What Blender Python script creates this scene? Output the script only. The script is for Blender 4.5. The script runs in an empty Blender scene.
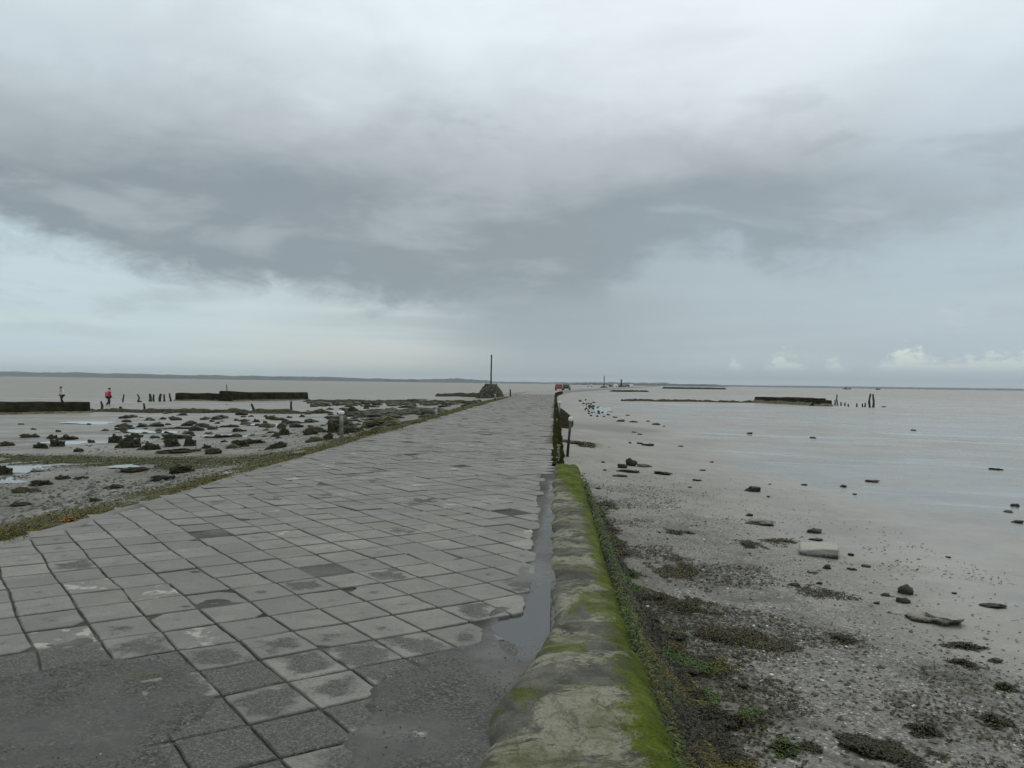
import bpy, bmesh, math, random
import numpy as np
from mathutils import Vector, Matrix, noise as mnoise

random.seed(7)
RNG = np.random.default_rng(11)
scene = bpy.context.scene
COL = scene.collection
R = math.radians

# ------------------------------------------------------------------ camera
F = 800.0
CAMH = 1.55
YAW, PITCH, ROLL = R(3.08), R(-0.06), R(0.81)
fw = Vector((-math.sin(YAW) * math.cos(PITCH), math.cos(YAW) * math.cos(PITCH), math.sin(PITCH)))
rt0 = fw.cross(Vector((0, 0, 1))).normalized()
up0 = rt0.cross(fw).normalized()
rt = (rt0 * math.cos(ROLL) + up0 * math.sin(ROLL)).normalized()
up = (up0 * math.cos(ROLL) - rt0 * math.sin(ROLL)).normalized()
cam_d = bpy.data.cameras.new('camera')
cam_d.sensor_width = 36
cam_d.lens = F / 1024 * 36
cam_d.clip_start = 0.05
cam_d.clip_end = 60000
cam = bpy.data.objects.new('camera', cam_d)
COL.objects.link(cam)
m3 = Matrix((rt, up, -fw)).transposed()
cam.matrix_world = Matrix.Translation((0, 0, CAMH)) @ m3.to_4x4()
scene.camera = cam


def ray(px, py):
    d = fw + rt * ((px - 512) / F) - up * ((py - 384) / F)
    return d / d.y


def at_z(px, py, z=0.0):
    d = ray(px, py)
    s = (z - CAMH) / d.z
    return Vector((d.x * s, d.y * s, z))


def at_y(px, py, Y):
    d = ray(px, py)
    return Vector((d.x * Y, Y, CAMH + d.z * Y))


# ------------------------------------------------------------------ numpy noise
_H = RNG.random((256, 256))


def vnoise(x, y):
    x = np.asarray(x, float); y = np.asarray(y, float)
    xi = np.floor(x).astype(int); yi = np.floor(y).astype(int)
    fx = x - xi; fy = y - yi
    fx = fx * fx * (3 - 2 * fx); fy = fy * fy * (3 - 2 * fy)
    a = _H[xi & 255, yi & 255]; b = _H[(xi + 1) & 255, yi & 255]
    c = _H[xi & 255, (yi + 1) & 255]; d = _H[(xi + 1) & 255, (yi + 1) & 255]
    return (a * (1 - fx) + b * fx) * (1 - fy) + (c * (1 - fx) + d * fx) * fy


def fbm(x, y, o=4):
    s = 0; a = 0.5; t = 0
    for k in range(o):
        s = s + a * vnoise(x * 2 ** k + 17.3 * k, y * 2 ** k + 9.1 * k); t += a; a *= 0.5
    return s / t


def sstep(a, b, x):
    t = np.clip((np.asarray(x, float) - a) / (b - a), 0, 1)
    return t * t * (3 - 2 * t)


# ------------------------------------------------------------------ the lie of the land
def xc(Y):                                    # sideways shift of the causeway where it bends
    Y = np.asarray(Y, float)
    q = np.clip(Y - 120, 0, 120)
    return 0.0006 * q * q + np.clip(Y - 240, 0, 4000) * 0.144


W_ROAD = 5.15


def ground(X, Y, rough=True):
    X = np.asarray(X, float); Y = np.asarray(Y, float)
    t = X - xc(Y)
    zr = np.interp(t, [0, 0.55, 1.3, 4, 12, 30, 80], [-0.55, -0.66, -0.74, -0.86, -1.1, -1.4, -1.52])
    u = -W_ROAD - t
    zl = np.interp(u, [0, 0.25, 0.9, 3, 10, 30, 80], [-0.03, -0.045, -0.13, -0.45, -0.8, -1.3, -1.5])
    z = np.where(t > 0, zr, np.where(u > 0, zl, -0.4))
    if rough:
        k = np.where((t > 0) | (u > 0), 1.0, 0.0)
        dist = np.hypot(X, Y)
        amp = np.interp(dist, [0, 8, 30, 100, 600], [0.05, 0.08, 0.16, 0.22, 0.12])
        z = z + k * amp * (fbm(X * 0.16 + 40, Y * 0.16 + 7, 3) - 0.5)
        z = z + k * 0.035 * (fbm(X * 1.1 + 3, Y * 1.1, 3) - 0.5) * (dist < 120)
        near = sstep(4.5, 0.6, t) * (t > 0) * sstep(13, 5, Y)
        z = z + near * 0.05 * (fbm(X * 5 + 3, Y * 5, 3) - 0.5)
        z = z + (u > 0) * sstep(26, 8, u) * sstep(60, 20, dist) * 0.06 * (fbm(X * 1.7 + 31, Y * 1.7, 3) - 0.5)
    return z


_S = np.geomspace(1.5, 9000, 1600)


def on_ground(px, py):
    d = ray(px, py)
    zz = CAMH + d.z * _S
    g = ground(d.x * _S, _S)
    i = int(np.argmax(zz < g))
    if i == 0:
        i = len(_S) - 1
    lo, hi = _S[i - 1], _S[i]
    for _ in range(25):
        m = 0.5 * (lo + hi)
        if CAMH + d.z * m < float(ground(d.x * m, m)):
            hi = m
        else:
            lo = m
    Y = 0.5 * (lo + hi)
    return Vector((d.x * Y, Y, float(ground(d.x * Y, Y))))


# ------------------------------------------------------------------ node shorthand
class S:
    def __init__(s, t, k): s.t, s.k = t, k
    def _m(s, op, b=None, c=None, flip=False):
        n = s.t.nodes.new('ShaderNodeMath'); n.operation = op
        args = [s, b, c]
        if flip: args = [b, s, c]
        for i, a in enumerate(args):
            if a is None: continue
            if isinstance(a, S): s.t.links.new(a.k, n.inputs[i])
            else: n.inputs[i].default_value = a
        return S(s.t, n.outputs[0])
    def __add__(s, o): return s._m('ADD', o)
    __radd__ = __add__
    def __mul__(s, o): return s._m('MULTIPLY', o)
    __rmul__ = __mul__
    def __sub__(s, o): return s._m('SUBTRACT', o)
    def __rsub__(s, o): return s._m('SUBTRACT', o, flip=True)
    def __truediv__(s, o): return s._m('DIVIDE', o)
    def pw(s, o): return s._m('POWER', o)
    def mx(s, o): return s._m('MAXIMUM', o)
    def mn(s, o): return s._m('MINIMUM', o)
    def ab(s): return s._m('ABSOLUTE')
    def fn(s, op, o=None): return s._m(op, o)


def link(t, a, sock):
    if isinstance(a, S): t.links.new(a.k, sock)
    elif a is not None:
        if isinstance(a, (tuple, list)) and len(a) == 3 and sock.type == 'RGBA': a = (*a, 1)
        sock.default_value = a


def nz(t, vec, scale, detail=3, rough=0.55, dist=0.0):
    n = t.nodes.new('ShaderNodeTexNoise')
    link(t, vec, n.inputs['Vector']); n.inputs['Scale'].default_value = scale
    n.inputs['Detail'].default_value = detail; n.inputs['Roughness'].default_value = rough
    n.inputs['Distortion'].default_value = dist
    return S(t, n.outputs[0])


def vor(t, vec, scale, feat='F1', out=0, rnd=1.0):
    n = t.nodes.new('ShaderNodeTexVoronoi'); n.feature = feat
    link(t, vec, n.inputs['Vector']); n.inputs['Scale'].default_value = scale
    n.inputs['Randomness'].default_value = rnd
    return S(t, n.outputs[out])


def mr(t, x, a, b, c=0.0, d=1.0, smooth=True):
    n = t.nodes.new('ShaderNodeMapRange')
    n.interpolation_type = 'SMOOTHSTEP' if smooth else 'LINEAR'
    link(t, x, n.inputs[0])
    for i, v in enumerate((a, b, c, d)): link(t, v, n.inputs[i + 1])
    return S(t, n.outputs[0])


def mix(t, f, a, b, mode='MIX'):
    n = t.nodes.new('ShaderNodeMix'); n.data_type = 'RGBA'; n.blend_type = mode
    link(t, f, n.inputs[0]); link(t, a, n.inputs[6]); link(t, b, n.inputs[7])
    return S(t, n.outputs[2])


def ramp(t, f, stops):
    n = t.nodes.new('ShaderNodeValToRGB')
    el = n.color_ramp.elements
    while len(el) < len(stops): el.new(0.5)
    for e, (p, c) in zip(el, stops):
        e.position = p; e.color = (*c, 1) if isinstance(c, (tuple, list)) else (c, c, c, 1)
    link(t, f, n.inputs[0])
    return S(t, n.outputs[0])


def attr(t, name, out='Color'):
    n = t.nodes.new('ShaderNodeAttribute'); n.attribute_name = name
    return S(t, n.outputs[out])


def sep(t, v):
    n = t.nodes.new('ShaderNodeSeparateXYZ'); link(t, v, n.inputs[0])
    return [S(t, o) for o in n.outputs]


def comb(t, x, y, z):
    n = t.nodes.new('ShaderNodeCombineXYZ')
    for i, v in enumerate((x, y, z)): link(t, v, n.inputs[i])
    return S(t, n.outputs[0])


def vmul(t, v, k):
    n = t.nodes.new('ShaderNodeVectorMath'); n.operation = 'MULTIPLY'
    link(t, v, n.inputs[0]); n.inputs[1].default_value = k
    return S(t, n.outputs[0])


def vadd(t, v, w):
    n = t.nodes.new('ShaderNodeVectorMath'); n.operation = 'ADD'
    link(t, v, n.inputs[0]); link(t, w, n.inputs[1])
    return S(t, n.outputs[0])


def coord(t, which='Object'):
    n = t.nodes.new('ShaderNodeTexCoord')
    return S(t, n.outputs[which])


def bump(t, h, strength=0.3, dist=0.02, nrm=None):
    n = t.nodes.new('ShaderNodeBump')
    link(t, h, n.inputs['Height']); link(t, strength, n.inputs['Strength'])
    n.inputs['Distance'].default_value = dist
    if nrm: link(t, nrm, n.inputs['Normal'])
    return S(t, n.outputs[0])


def material(name):
    m = bpy.data.materials.new(name); m.use_nodes = True
    t = m.node_tree; b = t.nodes['Principled BSDF']
    return m, t, b


def setp(t, b, **kw):
    nm = {'col': 'Base Color', 'rough': 'Roughness', 'nrm': 'Normal', 'spec': 'Specular IOR Level', 'metal': 'Metallic',
          'ior': 'IOR', 'coat': 'Coat Weight', 'sheen': 'Sheen Weight'}
    for k, v in kw.items(): link(t, v, b.inputs[nm[k]])


# ------------------------------------------------------------------ materials
def m_mud():
    m, t, b = material('wet_tidal_mud')
    P = coord(t)
    at = attr(t, 'mask_a'); wet, grav, alg = sep(t, at)
    a2 = attr(t, 'mask_b'); dark, shell, _ = sep(t, a2)
    big = nz(t, P, 0.35, 4, 0.6)
    mid = nz(t, P, 2.3, 4, 0.6)
    fin = nz(t, P, 22, 4, 0.65)
    col = mix(t, mr(t, big + mid * 0.5, 0.55, 0.95), (0.160, 0.157, 0.140), (0.244, 0.239, 0.213))
    col = mix(t, mr(t, fin, 0.3, 0.7) * 0.4, col, (0.15, 0.14, 0.12))
    # gravelly ground: grains, shell chips
    cell = vor(t, P, 55, 'F1', 1)
    cr, cg, cb = sep(t, cell)
    gcol = ramp(t, cr, [(0.0, (0.04, 0.039, 0.032)), (0.45, (0.105, 0.102, 0.086)), (0.8, (0.175, 0.17, 0.145)), (0.95, (0.26, 0.245, 0.19)), (1.0, (0.5, 0.5, 0.47))])
    gm = grav * mr(t, mid + fin * 0.35, 0.42, 0.78)
    col = mix(t, gm.mn(0.9), col, gcol)
    # damp dark organic streaks
    org = mr(t, nz(t, P, 1.1, 6, 0.72, 0.6) + fin * 0.25, 0.58, 0.76) * grav
    col = mix(t, org * 0.8, col, (0.052, 0.052, 0.036))
    spk = mr(t, nz(t, P, 13, 4, 0.7), 0.55, 0.68) * mr(t, grav, 0.1, 0.5)
    col = mix(t, spk * 0.6, col, (0.05, 0.05, 0.04))
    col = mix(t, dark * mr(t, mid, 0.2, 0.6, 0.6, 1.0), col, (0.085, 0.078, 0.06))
    am = (alg * mr(t, mid * 0.6 + fin * 0.6 + alg * 0.35, 0.5, 0.85)).mn(1.0)
    acol = mix(t, mr(t, nz(t, P, 5, 3), 0.4, 0.65), (0.055, 0.06, 0.024), (0.12, 0.125, 0.045))
    col = mix(t, am * 0.9, col, acol)
    # films of water left by the tide, drawn out along the ripples
    Q = vmul(t, P, (0.55, 1.0, 1.0))
    film = nz(t, Q, 0.42, 5, 0.62, 0.4)
    film2 = nz(t, vmul(t, P, (0.10, 0.42, 1.0)), 1.0, 5, 0.62, 0.3)
    wm = mr(t, wet * 0.62 + film * 0.75 + film2 * 0.5, 0.80, 1.24)
    wm = wm * (1.0 - am * 0.7) * (1.0 - gm * 0.55)
    stk = mr(t, nz(t, vmul(t, P, (0.035, 0.34, 1.0)), 1.0, 4, 0.6, 0.25), 0.56, 0.64) * mr(t, wet, 0.25, 0.5)
    col = mix(t, wm * 0.28, col, (0.125, 0.125, 0.115))
    rough = mr(t, wm, 0.0, 1.0, 0.52, 0.17, smooth=False) + grav * 0.2
    rough = rough * (1.0 - stk * 0.72)
    rough = rough + fin * 0.08
    h = (mid * 0.5 + fin * 0.14 + nz(t, P, 90, 2) * 0.05 * (1.0 + grav * 2.0)) * (1.0 - wm * 0.8) * (1.0 - stk * 0.85)
    rip = nz(t, vmul(t, P, (0.22, 1.0, 1.0)), 4.5, 3, 0.55, 0.5)
    h = h + rip * 0.16 * (1.0 - stk) + cr * gm * 0.10
    nrm = bump(t, h, 0.55, 0.05)
    setp(t, b, col=col, rough=rough, nrm=nrm, spec=0.5)
    return m


def m_slab():
    m, t, b = material('worn_paving_slab')
    P = coord(t)
    r1, r2, r3 = sep(t, attr(t, 'rnd'))
    lx, ly, _ = sep(t, attr(t, 'loc', 'Vector'))
    off = vadd(t, P, comb(t, r1 * 31.0, r2 * 17.0, r3 * 23.0))
    n1 = nz(t, off, 5.5, 5, 0.65)
    n0 = nz(t, P, 0.55, 4, 0.6)
    fin = nz(t, P, 90, 3, 0.7)
    col = mix(t, r1, (0.165, 0.161, 0.143), (0.285, 0.278, 0.248))
    col = mix(t, mr(t, n0, 0.35, 0.65) * 0.5, col, (0.12, 0.119, 0.106))
    stn = mr(t, nz(t, P, 1.35, 7, 0.68, 0.8) + (fin - 0.5) * 0.12, 0.53, 0.66)
    col = mix(t, stn * 0.68, col, (0.080, 0.078, 0.064))
    sil = mr(t, nz(t, vadd(t, P, (13.0, 5.0, 0.0)), 1.1, 7, 0.66, 0.6), 0.54, 0.66)
    col = mix(t, sil * 0.5, col, (0.27, 0.258, 0.215))
    col = mix(t, mr(t, n1, 0.35, 0.7) * 0.5, col, (0.12, 0.122, 0.111))
    col = mix(t, mr(t, fin, 0.35, 0.7) * 0.5, col, (0.08, 0.081, 0.073))
    col = mix(t, mr(t, nz(t, P, 33, 4, 0.7), 0.5, 0.68) * 0.35, col, (0.085, 0.084, 0.072))
    rad = lx.ab().mx(ly.ab())
    core = mr(t, n1 * 1.5 + (0.72 - rad) * 0.55 + r2 * 0.85, 1.13, 1.36)
    agg = vor(t, P, 130, 'F1', 1); ar, _, _ = sep(t, agg)
    wcol = ramp(t, ar, [(0.0, (0.028, 0.03, 0.027)), (0.6, (0.075, 0.076, 0.068)), (0.92, (0.115, 0.115, 0.103)), (1.0, (0.17, 0.168, 0.152))])
    col = mix(t, core * 0.9, col, wcol)
    pale = mr(t, r3, 0.93, 0.96) * mr(t, n1, 0.52, 0.62)  # water gleams and shell specks painted as pale colour on some slabs
    col = mix(t, pale * 0.75, col, (0.40, 0.39, 0.34))
    yell = mr(t, r3, 0.0, 0.05, 1.0, 0.0) * mr(t, n1, 0.45, 0.6)
    col = mix(t, yell * 0.55, col, (0.2, 0.19, 0.12))
    edge = mr(t, rad + (n1 - 0.5) * 0.18, 0.90, 0.99)
    col = mix(t, edge * 0.5, col, (0.07, 0.07, 0.058))
    damp = stn
    rough = 0.74 - damp * 0.3 + core * 0.1
    h = n1 * 0.3 + fin * 0.12 + ar * core * 0.5 - core * 0.3 + nz(t, P, 28, 3) * 0.2
    setp(t, b, col=col, rough=rough, nrm=bump(t, h, 0.7, 0.012), spec=0.45)
    return m


def m_bed():
    m, t, b = material('road_bed_mortar')
    P = coord(t)
    patch, wet, far = sep(t, attr(t, 'mask_a'))
    n1 = nz(t, P, 3.2, 5, 0.65); n2 = nz(t, P, 34, 3, 0.6); n3 = nz(t, P, 1.3, 3, 0.5)
    agg = vor(t, P, 95, 'F1', 1); ar, ag, _ = sep(t, agg)
    joint = mix(t, mr(t, n1, 0.4, 0.65), (0.026, 0.025, 0.019), (0.060, 0.058, 0.042))
    grit = ramp(t, ar, [(0.0, (0.028, 0.028, 0.025)), (0.5, (0.06, 0.06, 0.054)), (0.9, (0.10, 0.10, 0.09)), (0.985, (0.125, 0.124, 0.112)), (1.0, (0.17, 0.167, 0.15))])
    fine = mix(t, mr(t, n1, 0.3, 0.7), (0.055, 0.056, 0.050), (0.118, 0.119, 0.108))
    fine = mix(t, mr(t, n2, 0.4, 0.75) * 0.35, fine, (0.045, 0.048, 0.045))
    pc = mix(t, mr(t, n3 + n1 * 0.35, 0.52, 0.78), fine, grit)
    pc = mix(t, mr(t, nz(t, P, 2.1, 4, 0.6, 0.5), 0.6, 0.72) * 0.5, pc, (0.075, 0.075, 0.036))
    col = mix(t, patch, joint, pc)
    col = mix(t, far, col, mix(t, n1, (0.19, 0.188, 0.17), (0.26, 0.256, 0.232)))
    col = mix(t, wet * 0.35, col, (0.06, 0.062, 0.058))
    rough = mr(t, n3 * 0.6 + n1 * 0.5, 0.4, 0.7, 0.55, 0.8) - wet * 0.42
    h = n1 * 0.5 + n2 * 0.25 + ar * 0.35
    setp(t, b, col=col, rough=rough, nrm=bump(t, h, 0.8, 0.016), spec=0.25)
    return m


def m_water():
    m, t, b = material('still_pool_water')
    P = coord(t)
    setp(t, b, col=(0.05, 0.053, 0.05), rough=0.06, ior=1.33, spec=0.5,
         nrm=bump(t, nz(t, P, 6, 2), 0.04, 0.01))
    return m


def m_wall():
    m, t, b = material('mossy_concrete_coping')
    P = coord(t)
    x, y, z = sep(t, P)
    n1 = nz(t, P, 3.0, 6, 0.66, 0.4); n2 = nz(t, P, 14, 5, 0.7); n3 = nz(t, P, 75, 3, 0.75)
    na = nz(t, vadd(t, P, (7.0, 3.0, 0.0)), 1.7, 6, 0.62, 0.5)
    col = mix(t, mr(t, n1 + n2 * 0.3, 0.52, 0.78), (0.062, 0.063, 0.056), (0.135, 0.132, 0.112))
    # pale cement skin, flaking off in islands with broken edges
    run = mr(t, nz(t, vmul(t, P, (0.8, 1.5, 1.0)), 1.5, 7, 0.68, 0.7) + (n2 - 0.5) * 0.22, 0.49, 0.545)
    col = mix(t, run * 0.85, col, mix(t, n2, (0.19, 0.187, 0.142), (0.33, 0.322, 0.25)))
    crk = mr(t, vor(t, vadd(t, vmul(t, P, (1.0, 1.3, 1.0)), comb(t, n1 * 0.5, n2 * 0.15, 0.0)), 3.1, 'DISTANCE_TO_EDGE'), 0.0, 0.035, 1.0, 0.0)
    col = mix(t, crk * run * 0.35, col, (0.03, 0.032, 0.018))
    col = mix(t, mr(t, n2, 0.48, 0.66) * 0.5, col, (0.06, 0.062, 0.05))
    col = mix(t, mr(t, n3, 0.45, 0.7) * 0.4, col, (0.035, 0.036, 0.026))
    # olive film in the hollows
    ol = mr(t, na + (n2 - 0.5) * 0.4, 0.50, 0.66)
    col = mix(t, ol * 0.6, col, (0.075, 0.078, 0.026))
    # moss: wetter seaward side and the whole far end
    far = mr(t, y, 9.0, 14.0)
    near = mr(t, y, 5.2, 3.4)
    mm = x * 3.0 + far * 0.95 - 0.60 + near * 0.05 + (n1 - 0.5) * 1.1 + (n2 - 0.5) * 0.8
    pat = mr(t, nz(t, vadd(t, P, (3.0, 11.0, 2.0)), 2.1, 7, 0.7, 0.7), 0.535, 0.60)
    mm = mr(t, mm + (n3 - 0.5) * 0.5, 0.30, 0.66)
    mm = mm.mx(pat * 0.7)
    mcol = mix(t, mr(t, n1, 0.35, 0.65), (0.055, 0.080, 0.007), (0.115, 0.145, 0.012))
    mcol = mix(t, mr(t, n2, 0.4, 0.68) * 0.55, mcol, (0.028, 0.040, 0.007))
    mcol = mix(t, mr(t, n3, 0.45, 0.7) * 0.5, mcol, (0.022, 0.034, 0.004))
    col = mix(t, mm * 0.97, col, mcol)
    # seaward face turns brown with weed
    fc = mr(t, z, -0.10, -0.25)
    col = mix(t, fc * 0.9, col, mix(t, n2, (0.012, 0.014, 0.006), (0.045, 0.045, 0.014)))
    rough = mr(t, n1, 0.3, 0.7, 0.9, 0.6)
    h = n1 * 0.35 + n2 * 0.45 + n3 * (0.22 + mm * 0.25) + run * 0.22 - crk * 0.08
    setp(t, b, col=col, rough=rough, nrm=bump(t, h, 0.9, 0.022), spec=0.06)
    return m


def m_weedbank(dark=(0.028, 0.027, 0.016), lite=(0.085, 0.088, 0.03), name='weedy_stone', scale=3.0):
    m, t, b = material(name)
    P = coord(t)
    n1 = nz(t, P, scale, 5, 0.65); n2 = nz(t, P, scale * 7, 3, 0.65)
    col = mix(t, mr(t, n1 + n2 * 0.3, 0.5, 0.85), dark, lite)
    setp(t, b, col=col, rough=mr(t, n2, 0.3, 0.7, 0.75, 0.45), nrm=bump(t, n1 + n2 * 0.4, 0.8, 0.03), spec=0.0)
    return m


def m_stone(name, a, c, weed=0.0, scale=9.0, obj=False):
    m, t, b = material(name)
    P = coord(t)
    oi = t.nodes.new('ShaderNodeObjectInfo'); rnd = S(t, oi.outputs['Random'])
    P2 = vadd(t, P, comb(t, rnd * 40.0, rnd * 13.0, 0.0))
    n1 = nz(t, P2, scale, 5, 0.65); n2 = nz(t, P2, scale * 6, 3, 0.65)
    col = mix(t, mr(t, n1 + (rnd - 0.5) * 0.3, 0.35, 0.68), a, c)
    col = mix(t, mr(t, n2, 0.4, 0.7) * 0.4, col, tuple(v * 0.45 for v in a))
    x, y, z = sep(t, coord(t, 'Generated'))
    if weed > 0:
        w = mr(t, n1 + (0.5 - z) * weed, 0.4, 0.65)
        col = mix(t, w * 0.9, col, (0.03, 0.03, 0.016))
    setp(t, b, col=col, rough=mr(t, n1, 0.3, 0.7, 0.85, 0.5), nrm=bump(t, n1 + n2 * 0.4, 0.7, 0.03), spec=0.08)
    return m


def m_weed(name, rough=0.42):
    m, t, b = material(name)
    c = attr(t, 'tint')
    n = nz(t, coord(t), 40, 2)
    col = mix(t, mr(t, n, 0.3, 0.7) * 0.4, c, (0.012, 0.012, 0.006))
    setp(t, b, col=col, rough=rough, spec=0.10)
    return m


def m_chip():
    m, t, b = material('shell_and_stone_chips')
    setp(t, b, col=attr(t, 'tint'), rough=0.6, spec=0.4)
    return m


def m_plain(name, c, rough=0.6, metal=0.0, var=0.35, scale=12.0):
    m, t, b = material(name)
    n = nz(t, coord(t), scale, 4, 0.6)
    col = mix(t, mr(t, n, 0.3, 0.72), c, tuple(v * (1 - var) for v in c))
    setp(t, b, col=col, rough=rough, metal=metal, spec=(0.1 if rough > 0.6 else 0.5), nrm=bump(t, n, 0.15, 0.01))
    return m


M = dict(
    mud=m_mud(), slab=m_slab(), bed=m_bed(), water=m_water(), wall=m_wall(),
    bank=m_weedbank((0.010, 0.010, 0.005), (0.042, 0.046, 0.012), 'weedy_road_edge', 2.2),
    weedrock=m_weedbank((0.02, 0.02, 0.014), (0.105, 0.10, 0.065), 'weed_covered_rock', 6.0),
    ruin=m_weedbank((0.014, 0.014, 0.009), (0.042, 0.040, 0.022), 'dark_oyster_wall', 1.4),
    ruinbase=m_weedbank((0.06, 0.055, 0.036), (0.20, 0.185, 0.13), 'barnacled_footing', 2.5),
    greystone=m_stone('grey_flat_stone', (0.10, 0.098, 0.085), (0.24, 0.232, 0.205), 0.8),
    palestone=m_stone('pale_block_stone', (0.28, 0.27, 0.23), (0.46, 0.45, 0.40), 0.8),
    darkstone=m_stone('dark_wet_stone', (0.045, 0.044, 0.035), (0.115, 0.11, 0.09), 0.5),
    mudstone=m_stone('mud_grey_stone', (0.055, 0.053, 0.043), (0.125, 0.12, 0.10), 0.4),
    mound=m_weedbank((0.03, 0.029, 0.021), (0.125, 0.117, 0.088), 'stone_mound', 2.6),
    weed=m_weed('brown_seaweed'), algae=m_weed('green_algae', 0.55), chip=m_chip(),
    wood=m_plain('dark_wet_wood', (0.05, 0.046, 0.038), 0.7),
    greywood=m_plain('weathered_grey_wood', (0.16, 0.15, 0.13), 0.75),
    white=m_plain('white_paint', (0.72, 0.72, 0.70), 0.5, var=0.25),
    palegrey=m_plain('pale_grey_paint', (0.33, 0.33, 0.32), 0.55, var=0.4),
    land=m_plain('distant_wooded_land', (0.030, 0.040, 0.042), 0.9, scale=0.02),
    beach=m_plain('distant_strand', (0.16, 0.16, 0.15), 0.9, scale=0.02),
    red=m_plain('red_car_paint', (0.30, 0.025, 0.03), 0.3, var=0.05),
    dkgreen=m_plain('dark_car_paint', (0.03, 0.045, 0.045), 0.3, var=0.05),
    wpaint=m_plain('white_car_paint', (0.75, 0.76, 0.77), 0.3, var=0.05),
    glass=m_plain('dark_window_glass', (0.03, 0.035, 0.04), 0.08, var=0.1),
    rubber=m_plain('tyre_rubber', (0.02, 0.02, 0.02), 0.8),
    lamp=m_plain('red_lamp_lens', (0.5, 0.03, 0.02), 0.3),
    skin=m_plain('skin', (0.42, 0.26, 0.19), 0.55, var=0.1),
    hair=m_plain('dark_hair', (0.03, 0.022, 0.016), 0.6),
    redcloth=m_plain('red_cloth', (0.40, 0.022, 0.035), 0.85, var=0.2),
    pinkcloth=m_plain('pink_cloth', (0.62, 0.14, 0.2), 0.85, var=0.2),
    greycloth=m_plain('pale_grey_cloth', (0.60, 0.60, 0.62), 0.85, var=0.2),
    darkcloth=m_plain('dark_cloth', (0.03, 0.032, 0.04), 0.85, var=0.2),
)


# ------------------------------------------------------------------ object helpers
def tag(o, label=None, cat=None, group=None, kind=None):
    if label: o['label'] = label
    if cat: o['category'] = cat
    if group: o['group'] = group
    if kind: o['kind'] = kind
    return o


def put(name, me, mat=None, parent=None):
    o = bpy.data.objects.new(name, me); COL.objects.link(o)
    if mat is not None:
        me.materials.clear(); me.materials.append(mat)
    if parent is not None: o.parent = parent
    return o


def empty(name, loc, rz=0.0):
    o = bpy.data.objects.new(name, None); COL.objects.link(o)
    o.location = loc; o.rotation_euler = (0, 0, rz); o.empty_display_size = 0.2
    return o


def np_mesh(name, V, Fq, smooth=True):
    me = bpy.data.meshes.new(name)
    V = np.asarray(V, np.float32); Fq = np.asarray(Fq, np.int32)
    k = Fq.shape[1]
    me.vertices.add(len(V)); me.vertices.foreach_set('co', V.ravel())
    me.loops.add(Fq.size); me.loops.foreach_set('vertex_index', Fq.ravel())
    me.polygons.add(len(Fq))
    me.polygons.foreach_set('loop_start', np.arange(0, Fq.size, k, dtype=np.int32))
    me.polygons.foreach_set('use_smooth', np.full(len(Fq), smooth))
    me.update(calc_edges=True); me.validate()
    return me


def add_col(me, name, A, domain='POINT'):
    a = me.attributes.new(name, 'FLOAT_COLOR', domain)
    A = np.asarray(A, np.float32)
    if A.shape[1] == 3: A = np.concatenate([A, np.ones((len(A), 1), np.float32)], 1)
    a.data.foreach_set('color', A.ravel())


def grid_faces(nr, nc, wrap=False):
    i = np.arange(nr - 1)[:, None]; j = np.arange(nc if wrap else nc - 1)[None]
    j2 = (j + 1) % nc
    return np.stack([i * nc + j, i * nc + j2, (i + 1) * nc + j2, (i + 1) * nc + j], -1).reshape(-1, 4)


def bm_to(name, bm, mat, parent=None, smooth=True):
    me = bpy.data.meshes.new(name)
    bmesh.ops.recalc_face_normals(bm, faces=bm.faces)
    bm.to_mesh(me); bm.free()
    for p in me.polygons: p.use_smooth = smooth
    return put(name, me, mat, parent)


def bm_tube(bm, pts, rads, n=10, cap=True):
    pts = [Vector(p) for p in pts]
    rings = []
    for i, p in enumerate(pts):
        d = (pts[min(i + 1, len(pts) - 1)] - pts[max(i - 1, 0)]).normalized()
        a = d.cross(Vector((0, 1, 0.13))).normalized(); b = d.cross(a).normalized()
        r = rads[i]
        rings.append([bm.verts.new(p + (a * math.cos(q) + b * math.sin(q)) * r) for q in [k * 2 * math.pi / n for k in range(n)]])
    for r0, r1 in zip(rings, rings[1:]):
        for k in range(n):
            bm.faces.new((r0[k], r0[(k + 1) % n], r1[(k + 1) % n], r1[k]))
    if cap:
        bm.faces.new(rings[0]); bm.faces.new(rings[-1])


def bm_box(bm, c, s, bev=0.0, rot=None):
    g = bmesh.ops.create_cube(bm, size=1.0)
    vs = g['verts']
    for v in vs:
        v.co = Vector((v.co.x * s[0], v.co.y * s[1], v.co.z * s[2]))
    if bev:
        es = list({e for v in vs for e in v.link_edges})
        r = bmesh.ops.bevel(bm, geom=es, offset=bev, segments=2, affect='EDGES', profile=0.6)
        vs = list({v for f in r['faces'] for v in f.verts} | {v for v in vs if v.is_valid})
    for v in vs:
        if rot is not None: v.co = rot @ v.co
        v.co += Vector(c)
    return vs


# ------------------------------------------------------------------ the mudflat (one sheet to the horizon)
def blobs(X, Y, items):
    """soft elliptical patches of ground given as (px, py, half-width px, half-depth in metres, strength)"""
    out = np.zeros_like(X)
    wx = 0.5 * (fbm(X * 1.3, Y * 1.3, 3) - 0.5)
    for (px, py, hw, hd, s) in items:
        c = on_ground(px, py)
        rw = hw * c.y / F
        q = np.hypot((X - c.x) / rw, (Y - c.y) / hd) + wx
        out = np.maximum(out, s * sstep(1.15, 0.55, q))
    return out


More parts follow.
